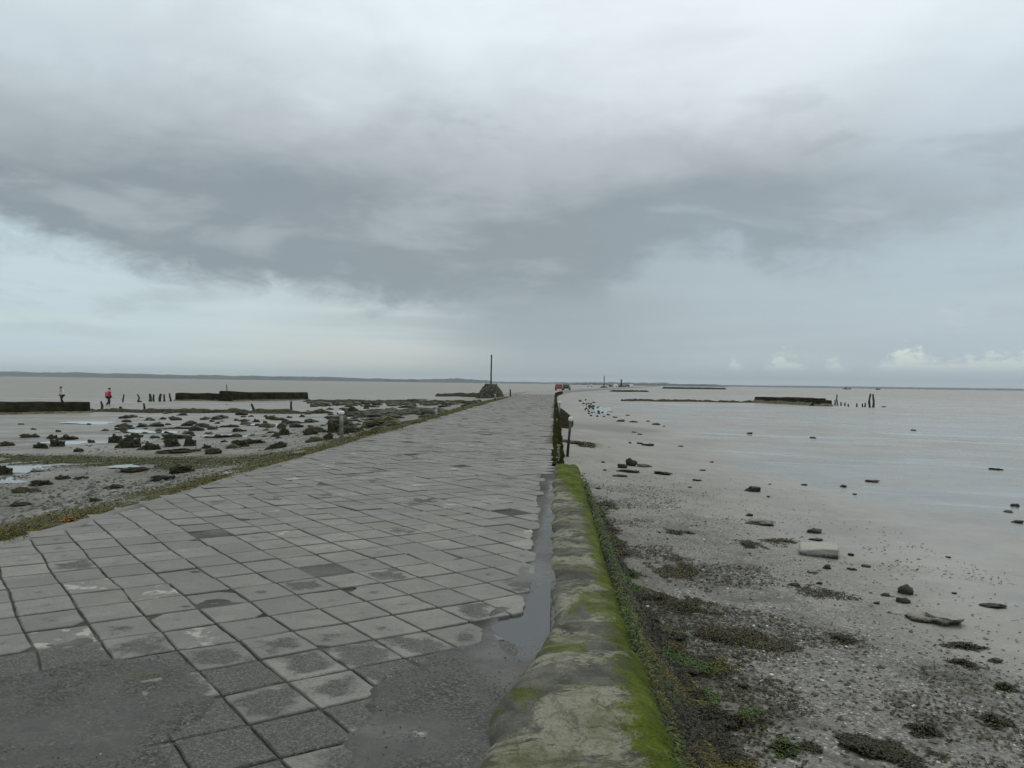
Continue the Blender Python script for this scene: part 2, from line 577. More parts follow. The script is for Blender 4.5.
LEFT_SMEARS = [(30, 436, 20), (45, 444, 30), (67, 438, 22), (120, 442, 34), (150, 446, 22), (172, 437, 24), (179, 451, 36), (210, 450, 18), (245, 443, 30),
               (277, 446, 20), (38, 482, 24), (65, 477, 26), (130, 470, 28), (161, 478, 30), (180, 470, 26), (20, 491, 26), (308, 431, 24), (330, 431, 24), (352, 430, 26),
               (382, 424, 36), (236, 431, 40), (222, 437, 30), (297, 423, 30), (225, 425, 40), (269, 418, 18), (15, 505, 24), (95, 500, 16)]


def build_ground():
    fine = np.radians(np.linspace(-58, 58, 470))
    rest = np.radians(np.linspace(58, 302, 60))[1:-1]
    th = np.concatenate([fine, rest])
    rr = np.concatenate([[0.25], np.geomspace(0.8, 9500, 360)])
    TH, RR = np.meshgrid(th, rr)
    X = RR * np.sin(TH); Y = RR * np.cos(TH)
    Z = ground(X, Y)
    V = np.stack([X, Y, Z], -1).reshape(-1, 3)
    V = np.concatenate([V, [[0, 0, float(ground(-1.0, 0.0))]]])
    nc = len(th); nr = len(rr)
    fq = grid_faces(nr, nc, True)[:, ::-1]
    me = np_mesh('mudflat', V, fq)
    bm = bmesh.new(); bm.from_mesh(me); bm.verts.ensure_lookup_table()
    c = bm.verts[len(V) - 1]
    for j in range(nc):
        bm.faces.new((bm.verts[j], bm.verts[(j + 1) % nc], c)).smooth = True
    bmesh.ops.recalc_face_normals(bm, faces=bm.faces); bm.to_mesh(me); bm.free()
    x, y = V[:, 0], V[:, 1]
    t = x - xc(y); u = -W_ROAD - t
    d = np.hypot(x, y)
    n = fbm(x * 0.5, y * 0.5, 4)
    wet = np.where(t > 0, sstep(1.8, 9, t) * 0.56, 0.40 * sstep(1, 6, u))
    wet = wet + 0.25 * sstep(0.45, 0.62, fbm(x * 0.12 + 5, y * 0.12, 3)) * (t > 3)
    wet = np.where(t > 0, wet - 0.35 * sstep(120, 400, d), wet - 0.2 * sstep(80, 300, d))
    wet = np.maximum(wet, blobs(x, y, [(45, 467, 60, 0.9, 0.95), (120, 441, 130, 1.6, 0.75), (20, 476, 40, 1.0, 0.95), (250, 441, 60, 1.6, 0.7),
                                       (215, 466, 70, 0.8, 0.6), (300, 421, 60, 3, 0.7), (120, 425, 90, 3, 0.7)]))
    wet = wet + blobs(x, y, [(880, 470, 200, 10, 0.22), (930, 430, 140, 18, 0.28), (960, 505, 150, 4, 0.2)])
    grav = np.where(t > 0, sstep(4.8, 1.6, t + 1.2 * (n - 0.5)) * sstep(22, 5, y) + 0.35 * sstep(6, 2, t) * sstep(60, 12, y),
                    sstep(14, 2, u) * 0.75)
    grav = np.clip(grav + blobs(x, y, [(940, 700, 120, 1.0, 0.8), (850, 720, 200, 1.0, 1.0)]), 0, 1)
    alg = np.maximum(sstep(1.3, 0.2, u + 0.9 * (n - 0.5)) * (u > -0.3) * (t < -2),
                     blobs(x, y, [(60, 457, 170, 1.25, 0.9), (210, 459, 90, 1.3, 0.75), (262, 462, 40, 1.2, 0.6), (270, 458, 120, 1.0, .5)]))
    alg = np.maximum(alg, blobs(x, y, [(590, 445, 16, 1.6, 0.95), (624, 572, 16, 0.25, 1.0), (700, 425, 40, 0.5, 0.0)]))
    dark = blobs(x, y, [(612, 428, 52, 4.5, 0.75), (570, 425, 25, 5, 0.5), (640, 560, 60, 0.8, 0.4), (250, 454, 120, 1.0, .45)])
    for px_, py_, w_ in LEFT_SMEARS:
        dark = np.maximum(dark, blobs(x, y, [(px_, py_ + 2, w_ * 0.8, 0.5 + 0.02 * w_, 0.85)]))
    dark = np.maximum(dark, 0.9 * sstep(0.56, 0.66, fbm(x * 0.35 + 3, y * 0.55 + 9, 4)) * (u > 2) * sstep(90, 30, d))
    dark = np.maximum(dark, sstep(1.6, 0.6, t) * (t > 0) * sstep(20, 10, y) * 0.7)
    shell = np.zeros_like(dark)
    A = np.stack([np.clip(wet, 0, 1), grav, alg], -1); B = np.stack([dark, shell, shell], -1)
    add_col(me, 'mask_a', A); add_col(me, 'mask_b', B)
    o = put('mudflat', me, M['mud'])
    tag(o, 'wide wet grey tidal mudflat stretching to the horizon', 'mudflat', kind='structure')


build_ground()

# ------------------------------------------------------------------ the causeway
def inside(px_poly):
    pts = [at_z(a, b) for a, b in px_poly]
    P = np.array([(p.x, p.y) for p in pts])

    def f(x, y):
        x = np.asarray(x, float); y = np.asarray(y, float)
        r = np.zeros(x.shape, bool)
        j = len(P) - 1
        for i in range(len(P)):
            xi, yi = P[i]; xj, yj = P[j]
            c = ((yi > y) != (yj > y)) & (x < (xj - xi) * (y - yi) / (yj - yi + 1e-12) + xi)
            r ^= c; j = i
        return r
    return f


patch_left = inside([(-60, 690), (0, 676), (70, 662), (150, 655), (196, 668), (216, 700), (206, 722), (176, 736), (160, 790), (-200, 900), (-400, 800)])
patch_mid = inside([(372, 690), (400, 660), (450, 648), (500, 640), (545, 640), (560, 800), (440, 860), (350, 800), (345, 740), (365, 715)])
pool = inside([(556, 478), (556, 600), (552, 640), (526, 660), (503, 652), (498, 634), (490, 626), (500, 615), (518, 610), (533, 588), (541, 560), (546, 540), (549, 500), (551, 478)])
gutter = inside([(560, 480), (560, 660), (470, 660), (500, 600), (528, 560), (542, 520), (550, 480)])
hole_a = inside([(196, 736), (262, 728), (300, 770), (240, 830), (150, 800)])
small_gaps = [inside(p) for p in (
    [(40, 645), (92, 632), (96, 640), (52, 652)],
    [(200, 522), (236, 522), (236, 532), (206, 534)],
    [(290, 565), (345, 560), (350, 572), (300, 578)],
    [(284, 588), (300, 588), (305, 598), (284, 598)])]


def build_bed():
    xs = np.concatenate([np.linspace(-W_ROAD - 0.12, -3.2, 55), np.linspace(-3.2, 0.03, 112)[1:]])
    ys = np.concatenate([np.arange(0.6, 6.5, 0.03), np.arange(6.5, 14, 0.06), np.arange(14, 30, 0.25), np.arange(30, 130, 1.5),
                         np.arange(130, 700, 6), np.arange(700, 1500, 60)])
    Xg, Yg = np.meshgrid(xs, ys)
    pm = (patch_left(Xg, Yg) | patch_mid(Xg, Yg)).astype(float)
    pl = pool(Xg, Yg).astype(float); gt = gutter(Xg, Yg).astype(float)
    sg = np.zeros_like(pm)
    for f in small_gaps: sg = np.maximum(sg, f(Xg, Yg))
    for it in range(9):
        for A in ((pm, pl, gt, sg) if it < 3 else (pm, gt)):
            B = A.copy()
            B[1:-1, 1:-1] = (A[1:-1, 1:-1] * 2 + A[:-2, 1:-1] + A[2:, 1:-1] + A[1:-1, :-2] + A[1:-1, 2:]) / 6
            A[:] = B
    n = fbm(Xg * 3.0, Yg * 3.0, 4) - 0.5
    n2 = fbm(Xg * 14, Yg * 14, 3) - 0.5
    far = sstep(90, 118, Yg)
    silt = sstep(-4.75, -5.1, Xg + 0.5 * n) * (1 - far)
    pmn = sstep(0.60, 1.05, pm + 0.9 * n + 0.5 * n2)
    pl = pl * np.maximum(sstep(0.40, 0.56, fbm(Xg * 2.0 + 5, Yg * 1.4 + 1, 4)), sstep(6.3, 5.6, Yg) * 0.9)
    flood = sstep(0.60, 0.74, fbm(Xg * 1.1 + 13, Yg * 1.1 + 5, 4)) * 0.006
    pmx = sstep(0.38, 0.85, pm + 0.9 * n + 0.5 * n2)
    gtn = sstep(0.35, 0.75, gt + 1.3 * n) * (1 - pl)
    Z = (-0.0125 + flood * 1.3 + 0.006 * n2 + 0.010 * n + pmx * 0.0145 * (1 + 0.4 * n) + pmn * 0.004 + 0.0035 * pmn * n2 + sg * 0.006 + gtn * (0.014 + 0.012 * n) * (1 - pmn)
         - pl * 0.022 + far * 0.013 + silt * (0.016 + 0.02 * n))
    edge = np.clip((-W_ROAD + 0.05 - Xg) / 0.15, 0, 1)
    Z = Z - edge * 0.05
    Xw = Xg + xc(Yg) + (Xg < -W_ROAD + 0.1) * 0.12 * (fbm(Yg * 0.9, Xg * 0 + 3, 3) - 0.5) * (Yg < 130)
    rows, cols = Xg.shape
    V = np.stack([Xw, Yg, Z], -1)
    side_l = V[:, :1].copy(); side_l[..., 2] = -0.6; side_l[..., 0] -= 0.12
    side_r = V[:, -1:].copy(); side_r[..., 2] = -0.9
    V = np.concatenate([side_l, V, side_r], 1)
    pad = lambda A: np.concatenate([A[:, :1], A, A[:, -1:]], 1).ravel()
    me = np_mesh('road', V.reshape(-1, 3), grid_faces(rows, cols + 2))
    mask = np.clip(np.maximum(np.maximum(pmx, flood * 90), np.maximum(sg * 0.9, np.maximum(gtn, gt * 0.7))), 0, 1)
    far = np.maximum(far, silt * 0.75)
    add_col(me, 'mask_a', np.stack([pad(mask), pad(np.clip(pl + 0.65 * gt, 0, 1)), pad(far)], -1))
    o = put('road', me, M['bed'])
    tag(o, 'long straight causeway road bed running to the horizon', 'road', kind='structure')
    return o


build_bed()


def build_slabs():
    A = np.array([math.cos(R(-50.5)), math.sin(R(-50.5))]) * 0.405
    B = np.array([math.cos(R(37.5)), math.sin(R(37.5))]) * 0.335
    o = at_z(349, 669)
    O = np.array([o.x, o.y])
    V = []; Fs = []; rnd = []; loc = []
    rs = random.Random(3)

    def warp(p):
        x, y = p
        wx = 0.06 * (float(fbm(x * 0.35 + 9, y * 0.35, 2)) - 0.5) * 2
        wy = 0.06 * (float(fbm(x * 0.35 + 70, y * 0.35 + 30, 2)) - 0.5) * 2
        return np.array([x + wx, y + wy])

    base = (float(fbm(O[0] * 0.35 + 9, O[1] * 0.35, 2)) - 0.5) * 0.12, (float(fbm(O[0] * 0.35 + 70, O[1] * 0.35 + 30, 2)) - 0.5) * 0.12
    cache = {}

    def node(i, j):
        if (i, j) not in cache:
            p = warp(O + i * A + j * B) - np.array(base)
            q = random.Random(i * 7919 + j * 104729)
            cache[(i, j)] = p + np.array([q.uniform(-1, 1), q.uniform(-1, 1)]) * 0.011
        return cache[(i, j)]

    R2 = 118
    inv = np.linalg.inv(np.stack([A, B], 1))
    corners = [inv @ (np.array(c) - O) for c in ((-W_ROAD, 0.6), (0, 0.6), (-W_ROAD, R2), (0, R2))]
    i0, i1 = int(min(c[0] for c in corners)) - 2, int(max(c[0] for c in corners)) + 2
    j0, j1 = int(min(c[1] for c in corners)) - 2, int(max(c[1] for c in corners)) + 2
    for i in range(i0, i1):
        for j in range(j0, j1):
            c = O + (i + .5) * A + (j + .5) * B
            if not (-W_ROAD - 0.1 < c[0] < -0.02 and 0.7 < c[1] < R2): continue
            le = -W_ROAD + 0.12 + 0.35 * (float(fbm(c[1] * 0.7, 3.3, 2)) - 0.5)
            if c[0] < le: continue
            q = [node(i, j), node(i, j + 1), node(i + 1, j + 1), node(i + 1, j)]
            cc = sum(q) / 4
            near = c[1] < 26
            if c[1] < 15:
                if pool(*cc): continue
                if any(bool(f(*cc)) for f in small_gaps) and rs.random() < 0.8: continue
            elif cc[0] > -0.08: continue
            if c[1] > 6 and rs.random() < 0.012: continue
            gaps = [rs.uniform(0.009, 0.014), rs.uniform(0.0035, 0.0065), rs.uniform(0.009, 0.014), rs.uniform(0.0035, 0.0065)]
            lim = rs.uniform(-0.24, -0.13) if 3 < c[1] < 13.5 else 9
            if cc[0] > lim + 0.11: continue
            r1 = min(1, max(0, rs.gauss(0.55, 0.22)))
            wn = 0.0 + 0.95 * float(sstep(5.6, 4.0, c[1] - 0.12 * c[0])) * (rs.random() ** 0.5)
            if rs.random() < 0.05: wn += 0.5
            r3 = rs.random()
            if c[1] < 8:
                fr = sum(bool(f(cc[0] + 0.4 * math.cos(a_), cc[1] + 0.4 * math.sin(a_))) for f in (patch_left, patch_mid) for a_ in (0, .8, 1.6, 2.4, 3.1, 3.9, 4.7, 5.5)) / 8
                wn += 0.9 * min(1, fr) * (0.5 + 0.5 * rs.random())
                r1 -= 0.25 * min(1, fr)
                r1 = max(0, r1)
            zc = rs.gauss(0, 0.0013) + 0.010 * (float(fbm(c[0] * 0.5 + 3, c[1] * 0.5, 2)) - 0.5)
            if rs.random() < 0.07: zc -= 0.005; r1 *= 0.35
            if rs.random() < 0.06: zc += 0.003 if c[1] < 8 else 0.008
            sx, sy = rs.gauss(0, 0.0045), rs.gauss(0, 0.0045)
            if c[1] > 7: sx *= 2.2; sy *= 2.2
            # outline
            pts = []
            broken = rs.random() < 0.07
            bc = rs.randrange(4)
            for k in range(4):
                a, bq, p2 = q[k], q[(k + 1) % 4], q[(k - 1) % 4]
                e1 = (bq - a); e2 = (p2 - a)
                l1 = np.linalg.norm(e1); l2 = np.linalg.norm(e2)
                corner = a + e1 / l1 * gaps[(k - 1) % 4] + e2 / l2 * gaps[k]
                if near:
                    ch = rs.uniform(0.004, 0.018) if not (broken and k == bc) else rs.uniform(0.06, 0.14)
                    pts.append(corner + e2 / l2 * ch)
                    if not (broken and k == bc):
                        pts.append(corner + (e1 / l1 + e2 / l2) * ch * 0.28)
                    pts.append(corner + e1 / l1 * ch)
                    nrm = np.array([-e1[1], e1[0]]) / l1
                    if np.dot(nrm, cc - a) < 0: nrm = -nrm
                    for f in (0.3, 0.52, 0.75):
                        pts.append(a + e1 * f + nrm * (gaps[k] + rs.uniform(-0.003, 0.006)))
                else:
                    pts.append(corner)
            if lim < 0:
                pts = [np.array([min(p_[0], lim + rs.uniform(-0.012, 0.012)), p_[1]]) for p_ in pts]
            n = len(pts)
            off = len(V)
            bev = rs.uniform(0.004, 0.009)
            for ring, (dz, ins) in enumerate(((-0.034, 0.0), (-0.006, 0.0), (0.0, bev))):
                for p in pts:
                    d = cc - p; L = np.linalg.norm(d)
                    pp = p + d / L * ins
                    z = zc + dz + (pp[0] - cc[0]) * sx + (pp[1] - cc[1]) * sy
                    V.append((pp[0], pp[1], z))
                    lc = inv @ (pp - cc)
                    loc.append((lc[0] * 2, lc[1] * 2, 0)); rnd.append((r1, min(wn, 1), r3))
            for ring in range(2):
                for k in range(n):
                    a = off + ring * n + k; b2 = off + ring * n + (k + 1) % n
                    Fs.append((a, b2, b2 + n, a + n))
            V.append((cc[0], cc[1], zc - 0.002)); loc.append((0, 0, 0)); rnd.append((r1, min(wn, 1), r3))
            ci = len(V) - 1
            for k in range(n):
                Fs.append((off + 2 * n + k, off + 2 * n + (k + 1) % n, ci))
    me = bpy.data.meshes.new('road_paving')
    me.from_pydata(V, [], Fs); me.update()
    bm = bmesh.new(); bm.from_mesh(me); bmesh.ops.recalc_face_normals(bm, faces=bm.faces); bm.to_mesh(me); bm.free()
    add_col(me, 'rnd', rnd)
    a = me.attributes.new('loc', 'FLOAT_VECTOR', 'POINT'); a.data.foreach_set('vector', np.asarray(loc, np.float32).ravel())
    ob = put('road_paving', me, M['slab'])
    tag(ob, 'worn grey concrete slabs paving the causeway in a diagonal grid', 'paving', kind='structure')


build_slabs()


def build_puddle():
    xs = np.linspace(-0.95, -0.01, 40); ys = np.linspace(3.6, 13.2, 160)
    Xg, Yg = np.meshgrid(xs, ys)
    V = np.stack([Xg, Yg, np.full_like(Xg, -0.0165)], -1).reshape(-1, 3)
    mk = pool(Xg, Yg)
    for _ in range(2):
        B = mk.copy(); B[1:] |= mk[:-1]; B[:-1] |= mk[1:]; B[:, 1:] |= mk[:, :-1]; B[:, :-1] |= mk[:, 1:]; mk = B
    fq = grid_faces(160, 40)
    fq = fq[mk.ravel()[fq].all(1)]
    used = np.unique(fq); rm = np.zeros(len(V), int); rm[used] = np.arange(len(used))
    o = put('water', np_mesh('water', V[used], rm[fq]), M['water'])
    tag(o, 'bluish puddle lying in the gutter beside the mossy wall', 'water', kind='structure')


build_puddle()

# ------------------------------------------------------------------ the mossy coping wall at the right of the road
WALL_END = 15.1


def bank_foot(Y):                                # how far the seaward face leans out
    return np.interp(Y, [0, 3.0, 4.6, 6.0, 7.2, 8.6, 10.6, 13, 15.1], [1.16, 1.10, 1.06, 0.98, 0.90, 0.82, 0.76, 0.70, 0.66])


def build_wall():
    ys = np.concatenate([np.arange(0.7, 7, 0.025), np.arange(7, WALL_END, 0.05), [WALL_END]])
    n = 46
    V = np.zeros((len(ys), n, 3))
    for r, Y in enumerate(ys):
        L = -0.03 - 0.32 * float(sstep(5.2, 3.3, Y)) - 0.10 * float(sstep(3.3, 2.2, Y)) + 0.17 * (float(fbm(Y * 2.6, 1.7, 4)) - 0.5)
        Rr = 0.475 + 0.045 * float(sstep(6, 3, Y)) + 0.05 * (float(fbm(Y * 1.3, 5.1, 3)) - 0.5)
        hump = 0.025 + 0.045 * float(sstep(4.7, 4.45, Y)) - 0.03 * float(sstep(3.55, 3.35, Y)) + 0.02 * float(sstep(6.2, 6.0, Y))
        ft = float(bank_foot(Y))
        m1 = 30
        for k in range(n):
            if k < m1:
                f = k / (m1 - 1)
                x = L + (Rr - L) * f
                rnd = 0.09 * float(sstep(5.5, 4.5, Y)) + 0.012
                ed = max(0, (f - 0.72) / 0.28)
                le = max(0, (0.2 - f) / 0.2)
                z = hump + 0.012 - 0.03 * (2 * f - 1) ** 2 - 0.045 * ed ** 3.5 * (1 + 5 * rnd) - (0.06 + hump) * le ** 3.0
            else:
                f = (k - m1 + 1) / (n - m1)
                x = Rr + (ft - Rr) * f ** 1.25
                z = (hump - 0.05) - 0.83 * f ** 0.9
            V[r, k] = (x, Y, z)
    X, Yy, Z = V[..., 0], V[..., 1], V[..., 2]
    top = np.linspace(0, 1, n)[None] * np.ones((len(ys), 1))
    w = sstep(0.02, 0.1, top)
    V[..., 2] = Z + w * (0.075 * (fbm(X * 2.6, Yy * 2.2, 5) - 0.5) + 0.042 * (fbm(X * 10, Yy * 9, 5) - 0.5))
    V[..., 0] = X + sstep(0.6, 0.8, top) * 0.09 * (fbm(Yy * 2.5, Z * 3 + 5, 4) - 0.5)
    me = np_mesh('edge_wall', V.reshape(-1, 3), grid_faces(len(ys), n))
    bm = bmesh.new(); bm.from_mesh(me); bm.verts.ensure_lookup_table()
    bv = list(bm.verts)
    for r in (0, len(ys) - 1):
        ring = [bv[r * n + k] for k in range(n)]
        a = bm.verts.new((ring[0].co.x, ring[0].co.y, -1.0)); b = bm.verts.new((ring[-1].co.x, ring[-1].co.y, -1.0))
        bm.faces.new(ring + [b, a])
    bmesh.ops.recalc_face_normals(bm, faces=bm.faces); bm.to_mesh(me); bm.free()
    o = put('edge_wall', me, M['wall'])
    tag(o, 'low rounded concrete wall with bright green moss along its seaward side', 'wall')


build_wall()


def build_edging():
    ys = np.concatenate([np.arange(WALL_END, 60, 0.15), np.arange(60, 160, 0.7), np.arange(160, 175, 5)])
    prof = [(-0.07, -0.04), (-0.03, 0.015), (0.02, 0.03), (0.07, 0.02), (0.10, -0.04), (0.14, -0.18), (0.2, -0.35), (0.28, -0.55), (0.38, -0.8)]
    V = np.zeros((len(ys), len(prof), 3))
    for k, (x, z) in enumerate(prof):
        nn = fbm(ys * 1.7 + k * 0.37, ys * 0 + k * 0.8, 4) - 0.5
        nm = fbm(ys * 2.1 + k * 0.3 + 50, ys * 0 + k * 0.8, 4) - 0.5
        V[:, k, 0] = x + xc(ys) + 0.10 * nn * (1 + k * 0.15); V[:, k, 1] = ys; V[:, k, 2] = z + 0.10 * nm * (k > 0)
    o = put('edge_kerb', np_mesh('edge_kerb', V.reshape(-1, 3), grid_faces(len(ys), len(prof))), M['bank'])
    tag(o, 'dark weed-grown stone edging continuing beyond the mossy wall end', 'kerb')


build_edging()

# ------------------------------------------------------------------ weeds, shells
DARK_WEED = [(0.022, 0.021, 0.011), (0.032, 0.03, 0.013), (0.045, 0.042, 0.015), (0.016, 0.017, 0.010)]
OLIVE_WEED = [(0.105, 0.085, 0.009), (0.072, 0.075, 0.009), (0.17, 0.13, 0.012), (0.05, 0.048, 0.009), (0.032, 0.030, 0.008)]
GREEN_WEED = [(0.05, 0.10, 0.010), (0.03, 0.065, 0.010), (0.075, 0.11, 0.016)]
VERGE = [(0.135, 0.135, 0.045), (0.11, 0.115, 0.042), (0.155, 0.145, 0.058), (0.095, 0.095, 0.04)]


def ribbons(P, size, cols, lift=0.35, width=0.16, wid_seed=0):
    """curved flat fronds lying on the ground: P (n,3), size (n,), cols (n,3)"""
    n = len(P)
    a = RNG.random(n) * 2 * np.pi
    bend = RNG.normal(0, 0.9, n)
    w = size * width * RNG.uniform(0.6, 1.5, n)
    el = RNG.uniform(0.05, lift, n)
    V = []
    for k, s in enumerate((0, 0.35, 0.7, 1.0)):
        ang = a + bend * s
        cx = P[:, 0] + size * s * np.cos(ang); cy = P[:, 1] + size * s * np.sin(ang)
        cz = P[:, 2] + size * el * math.sin(min(1, s * 1.15) * math.pi * 0.8) + 0.004
        ww = w * (0.55, 1.0, 0.95, 0.45)[k]
        px_, py_ = -np.sin(ang), np.cos(ang)
        tw = RNG.normal(0, 0.35, n)
        for sg in (-1, 1):
            V.append(np.stack([cx + sg * ww * px_, cy + sg * ww * py_, cz + sg * ww * tw], -1))
    V = np.stack(V, 1)                     # n,8,3
    base = np.arange(n)[:, None] * 8
    f = np.concatenate([base + np.array([[2 * k, 2 * k + 1, 2 * k + 3, 2 * k + 2]]) for k in range(3)], 0)
    C = np.repeat(cols[:, None], 8, 1)
    return V.reshape(-1, 3), f, C.reshape(-1, 3)


def pick(n, pal):
    pal = np.array(pal)
    c = pal[RNG.integers(0, len(pal), n)]
    return c * RNG.uniform(0.7, 1.3, (n, 1))


def weed_object(name, parts, mat, label, cat, kind=None, group=None):
    Vs, Fs, Cs = [], [], []
    off = 0
    for V, f, C in parts:
        Vs.append(V); Fs.append(f + off); Cs.append(C); off += len(V)
    me = np_mesh(name, np.concatenate(Vs), np.concatenate(Fs))
    add_col(me, 'tint', np.concatenate(Cs))
    o = put(name, me, mat)
    tag(o, label, cat, group, kind)
    return o


def wall_face_point(Y, f):
    ft = bank_foot(Y)
    x = 0.50 + (ft - 0.47) * f ** 1.25
    z = 0.0 - 0.80 * f ** 0.9
    return x, z


def build_bank_weed():
    n = 230000
    Y = 2.2 + 12.6 * RNG.random(n) ** 1.9
    f = RNG.beta(1.6, 1.1, n) * 1.25
    dens = sstep(0.30, 0.55, fbm(Y * 2.0, f * 2 + 3, 3) + 0.3 * sstep(7, 4, Y) + 0.25 * (f - 0.4))
    keep = RNG.random(n) < dens * np.interp(Y, [2, 6, 9, 15], [1.0, 1.0, 0.7, 0.4])
    Y, f = Y[keep], f[keep]
    x, z = wall_face_point(Y, np.clip(f, 0, 1))
    x = x + np.clip(f - 1, 0, 1) * 2.6 * np.clip(fbm(Y * 2.3 + 9, x * 1.5, 3) - 0.36, 0, 1) * np.interp(Y, [3, 6, 10], [1.4, 2.2, 1.2])
    x = x + RNG.normal(0, 0.02, len(x))
    z = np.where(f > 0.98, ground(x, Y), z) + 0.03
    z = np.maximum(z, ground(x, Y) + 0.005)
    P = np.stack([x, Y, z], -1)
    patchn = fbm(x * 2.6 + 3, Y * 1.7, 4)
    c = pick(len(x), DARK_WEED)
    ol = patchn > np.interp(f, [0, .5, 1.2], [0.38, 0.42, 0.50]) + 0.05 * sstep(4.5, 7, Y)
    c[ol] = pick(int(ol.sum()), OLIVE_WEED)
    gr = (fbm(x * 2.2 + 70, Y * 1.2, 4) > 0.54) | ((f < 0.22) & (RNG.random(len(f)) < 0.5))
    c[gr] = pick(int(gr.sum()), GREEN_WEED)
    size = RNG.uniform(0.015, 0.045, len(x)) * np.interp(Y, [2, 6, 15], [0.9, 1.0, 1.6])
    weed_object('bank_seaweed', [ribbons(P, size, c, 0.5, 0.11)], M['weed'],
                'shaggy brown and olive seaweed hanging down the seaward face of the mossy wall', 'seaweed', kind='stuff')


build_bank_weed()


def clump(px, py, wpx, depth, pal, count, label, name='seaweed_clump', size=(0.012, 0.034), group=None, height=0.045, cat='seaweed', seed=0):
    c = on_ground(px, py)
    rw = 0.5 * wpx * c.y / F
    n = count * 12
    a = RNG.random(n) * 2 * np.pi; r = RNG.random(n) ** 0.6 * 1.7
    dx = np.cos(a) * r; dy = np.sin(a) * r
    X = c.x + dx * rw; Y = c.y + dy * depth
    q = fbm(dx * 1.7 + px, dy * 1.5 + py, 5)
    q2 = fbm(X * 9 + px, Y * 7 + py, 3)
    met = r + 3.4 * (0.5 - q) + 1.1 * (0.5 - q2)
    keep = RNG.random(n) < sstep(1.05, 0.45, met)
    X, Y, r = X[keep], Y[keep], r[keep]
    if len(X) < 8: return None
    z = ground(X, Y) + height * np.clip(1 - r, 0, 1) * RNG.random(len(X)) - 0.004
    P = np.stack([X - c.x, Y - c.y, z - c.z], -1)
    cc = pick(len(X), pal)
    sc = min(1.6, max(1.0, c.y / 9))
    parts = [ribbons(P, RNG.uniform(size[0], size[1], len(X)) * sc, cc, 0.5, 0.17)]
    o = weed_object(name, parts, M['weed'], label, cat, group=group)
    o.location = c
    return o


clump(678, 566, 64, 0.6, DARK_WEED + OLIVE_WEED[:2], 900, 'shaggy dark seaweed clump up the shore, topmost of three near the wall')
clump(630, 612, 62, 0.42, DARK_WEED, 1500, 'blackish seaweed heap lying against the foot of the mossy wall')
clump(681, 606, 50, 0.30, DARK_WEED + OLIVE_WEED[:1], 900, 'dark seaweed patch between the wall-foot heap and the shell gravel')
clump(722, 638, 100, 0.3, DARK_WEED + OLIVE_WEED[:1], 1500, 'long dark seaweed mat stretched across the shell gravel')
clump(868, 752, 92, 0.24, DARK_WEED, 1700, 'broad dark seaweed mat at the bottom edge of the shell gravel')
clump(926, 732, 42, 0.10, DARK_WEED, 500, 'small dark seaweed tuft right of the broad bottom mat')
clump(992, 721, 24, 0.10, DARK_WEED, 260, 'small loose dark seaweed tuft close to the right edge of the mud')
clump(840, 640, 34, 0.14, DARK_WEED, 240, 'thin scatter of dark seaweed where shell gravel meets smooth mud')
clump(785, 748, 30, 0.12, GREEN_WEED + DARK_WEED[:2], 240, 'small green tinged seaweed tuft beside the foot of the mossy bank')
clump(625, 574, 30, 0.16, GREEN_WEED, 420, 'bright green sea lettuce patch beside the mossy wall', height=0.05)
clump(607, 505, 18, 0.5, GREEN_WEED + DARK_WEED, 300, 'green weed tuft at the wall foot near its far end')
clump(606, 526, 22, 0.35, DARK_WEED, 400, 'dark weed tuft at the wall foot halfway to its far end')
clump(682, 534, 28, 0.3, DARK_WEED, 260, 'flat dark weed smear lying alone on open mud above the shaggy clump')
clump(747, 545, 24, 0.28, DARK_WEED, 160, 'thin dark weed smear left of the pale square block')
clump(781, 541, 28, 0.2, DARK_WEED + OLIVE_WEED[:1], 160, 'branching weed strand left of the pale square block')
clump(966, 647, 36, 0.10, DARK_WEED, 180, 'curled dark weed strand below the pale and dark long stone')
clump(963, 664, 30, 0.10, DARK_WEED, 160, 'flat ragged weed scrap under the curled strand')
clump(820, 592, 46, 0.25, DARK_WEED, 200, 'faint broken line of weed on the mud under the pale square block')
clump(1005, 688, 26, 0.08, DARK_WEED + GREEN_WEED[:1], 150, 'little hooked weed scrap with greenish end by the right edge')
clump(581, 444.5, 34, 0.9, OLIVE_WEED[1:4] + DARK_WEED[:2] + [(0.07, 0.08, 0.02)], 1100, 'olive algae tongue spreading from the leaning post', height=0.08, size=(0.03, 0.08))


def build_drift():                                # loose wrack fragments all over the upper shore
    n = 170000
    X = 0.75 + 5.2 * RNG.random(n) ** 1.3; Y = 2.4 + 20 * RNG.random(n) ** 1.9
    k = fbm(X * 0.9 + 4, Y * 0.9 + 8, 4)
    zone = 0.26 * np.exp(-((X - 1.6) / 1.2) ** 2 - ((Y - 7.6) / 2.8) ** 2)
    keep = RNG.random(n) < sstep(0.54, 0.66, k + zone) * np.interp(X - 0.12 * Y, [0, 1.5, 4], [1, 0.6, 0.12])
    keep &= RNG.random(n) < sstep(22, 8, Y)
    keep |= RNG.random(n) < 0.015
    X, Y = X[keep], Y[keep]
    P = np.stack([X, Y, ground(X, Y)], -1)
    weed_object('seaweed_litter', [ribbons(P, RNG.uniform(0.014, 0.046, len(X)), pick(len(X), DARK_WEED + OLIVE_WEED[3:] + [(0.06, 0.055, 0.012)]), 0.3, 0.18)], M['weed'],
                'small dark seaweed scraps littering the shelly shore', 'seaweed', kind='stuff')


build_drift()


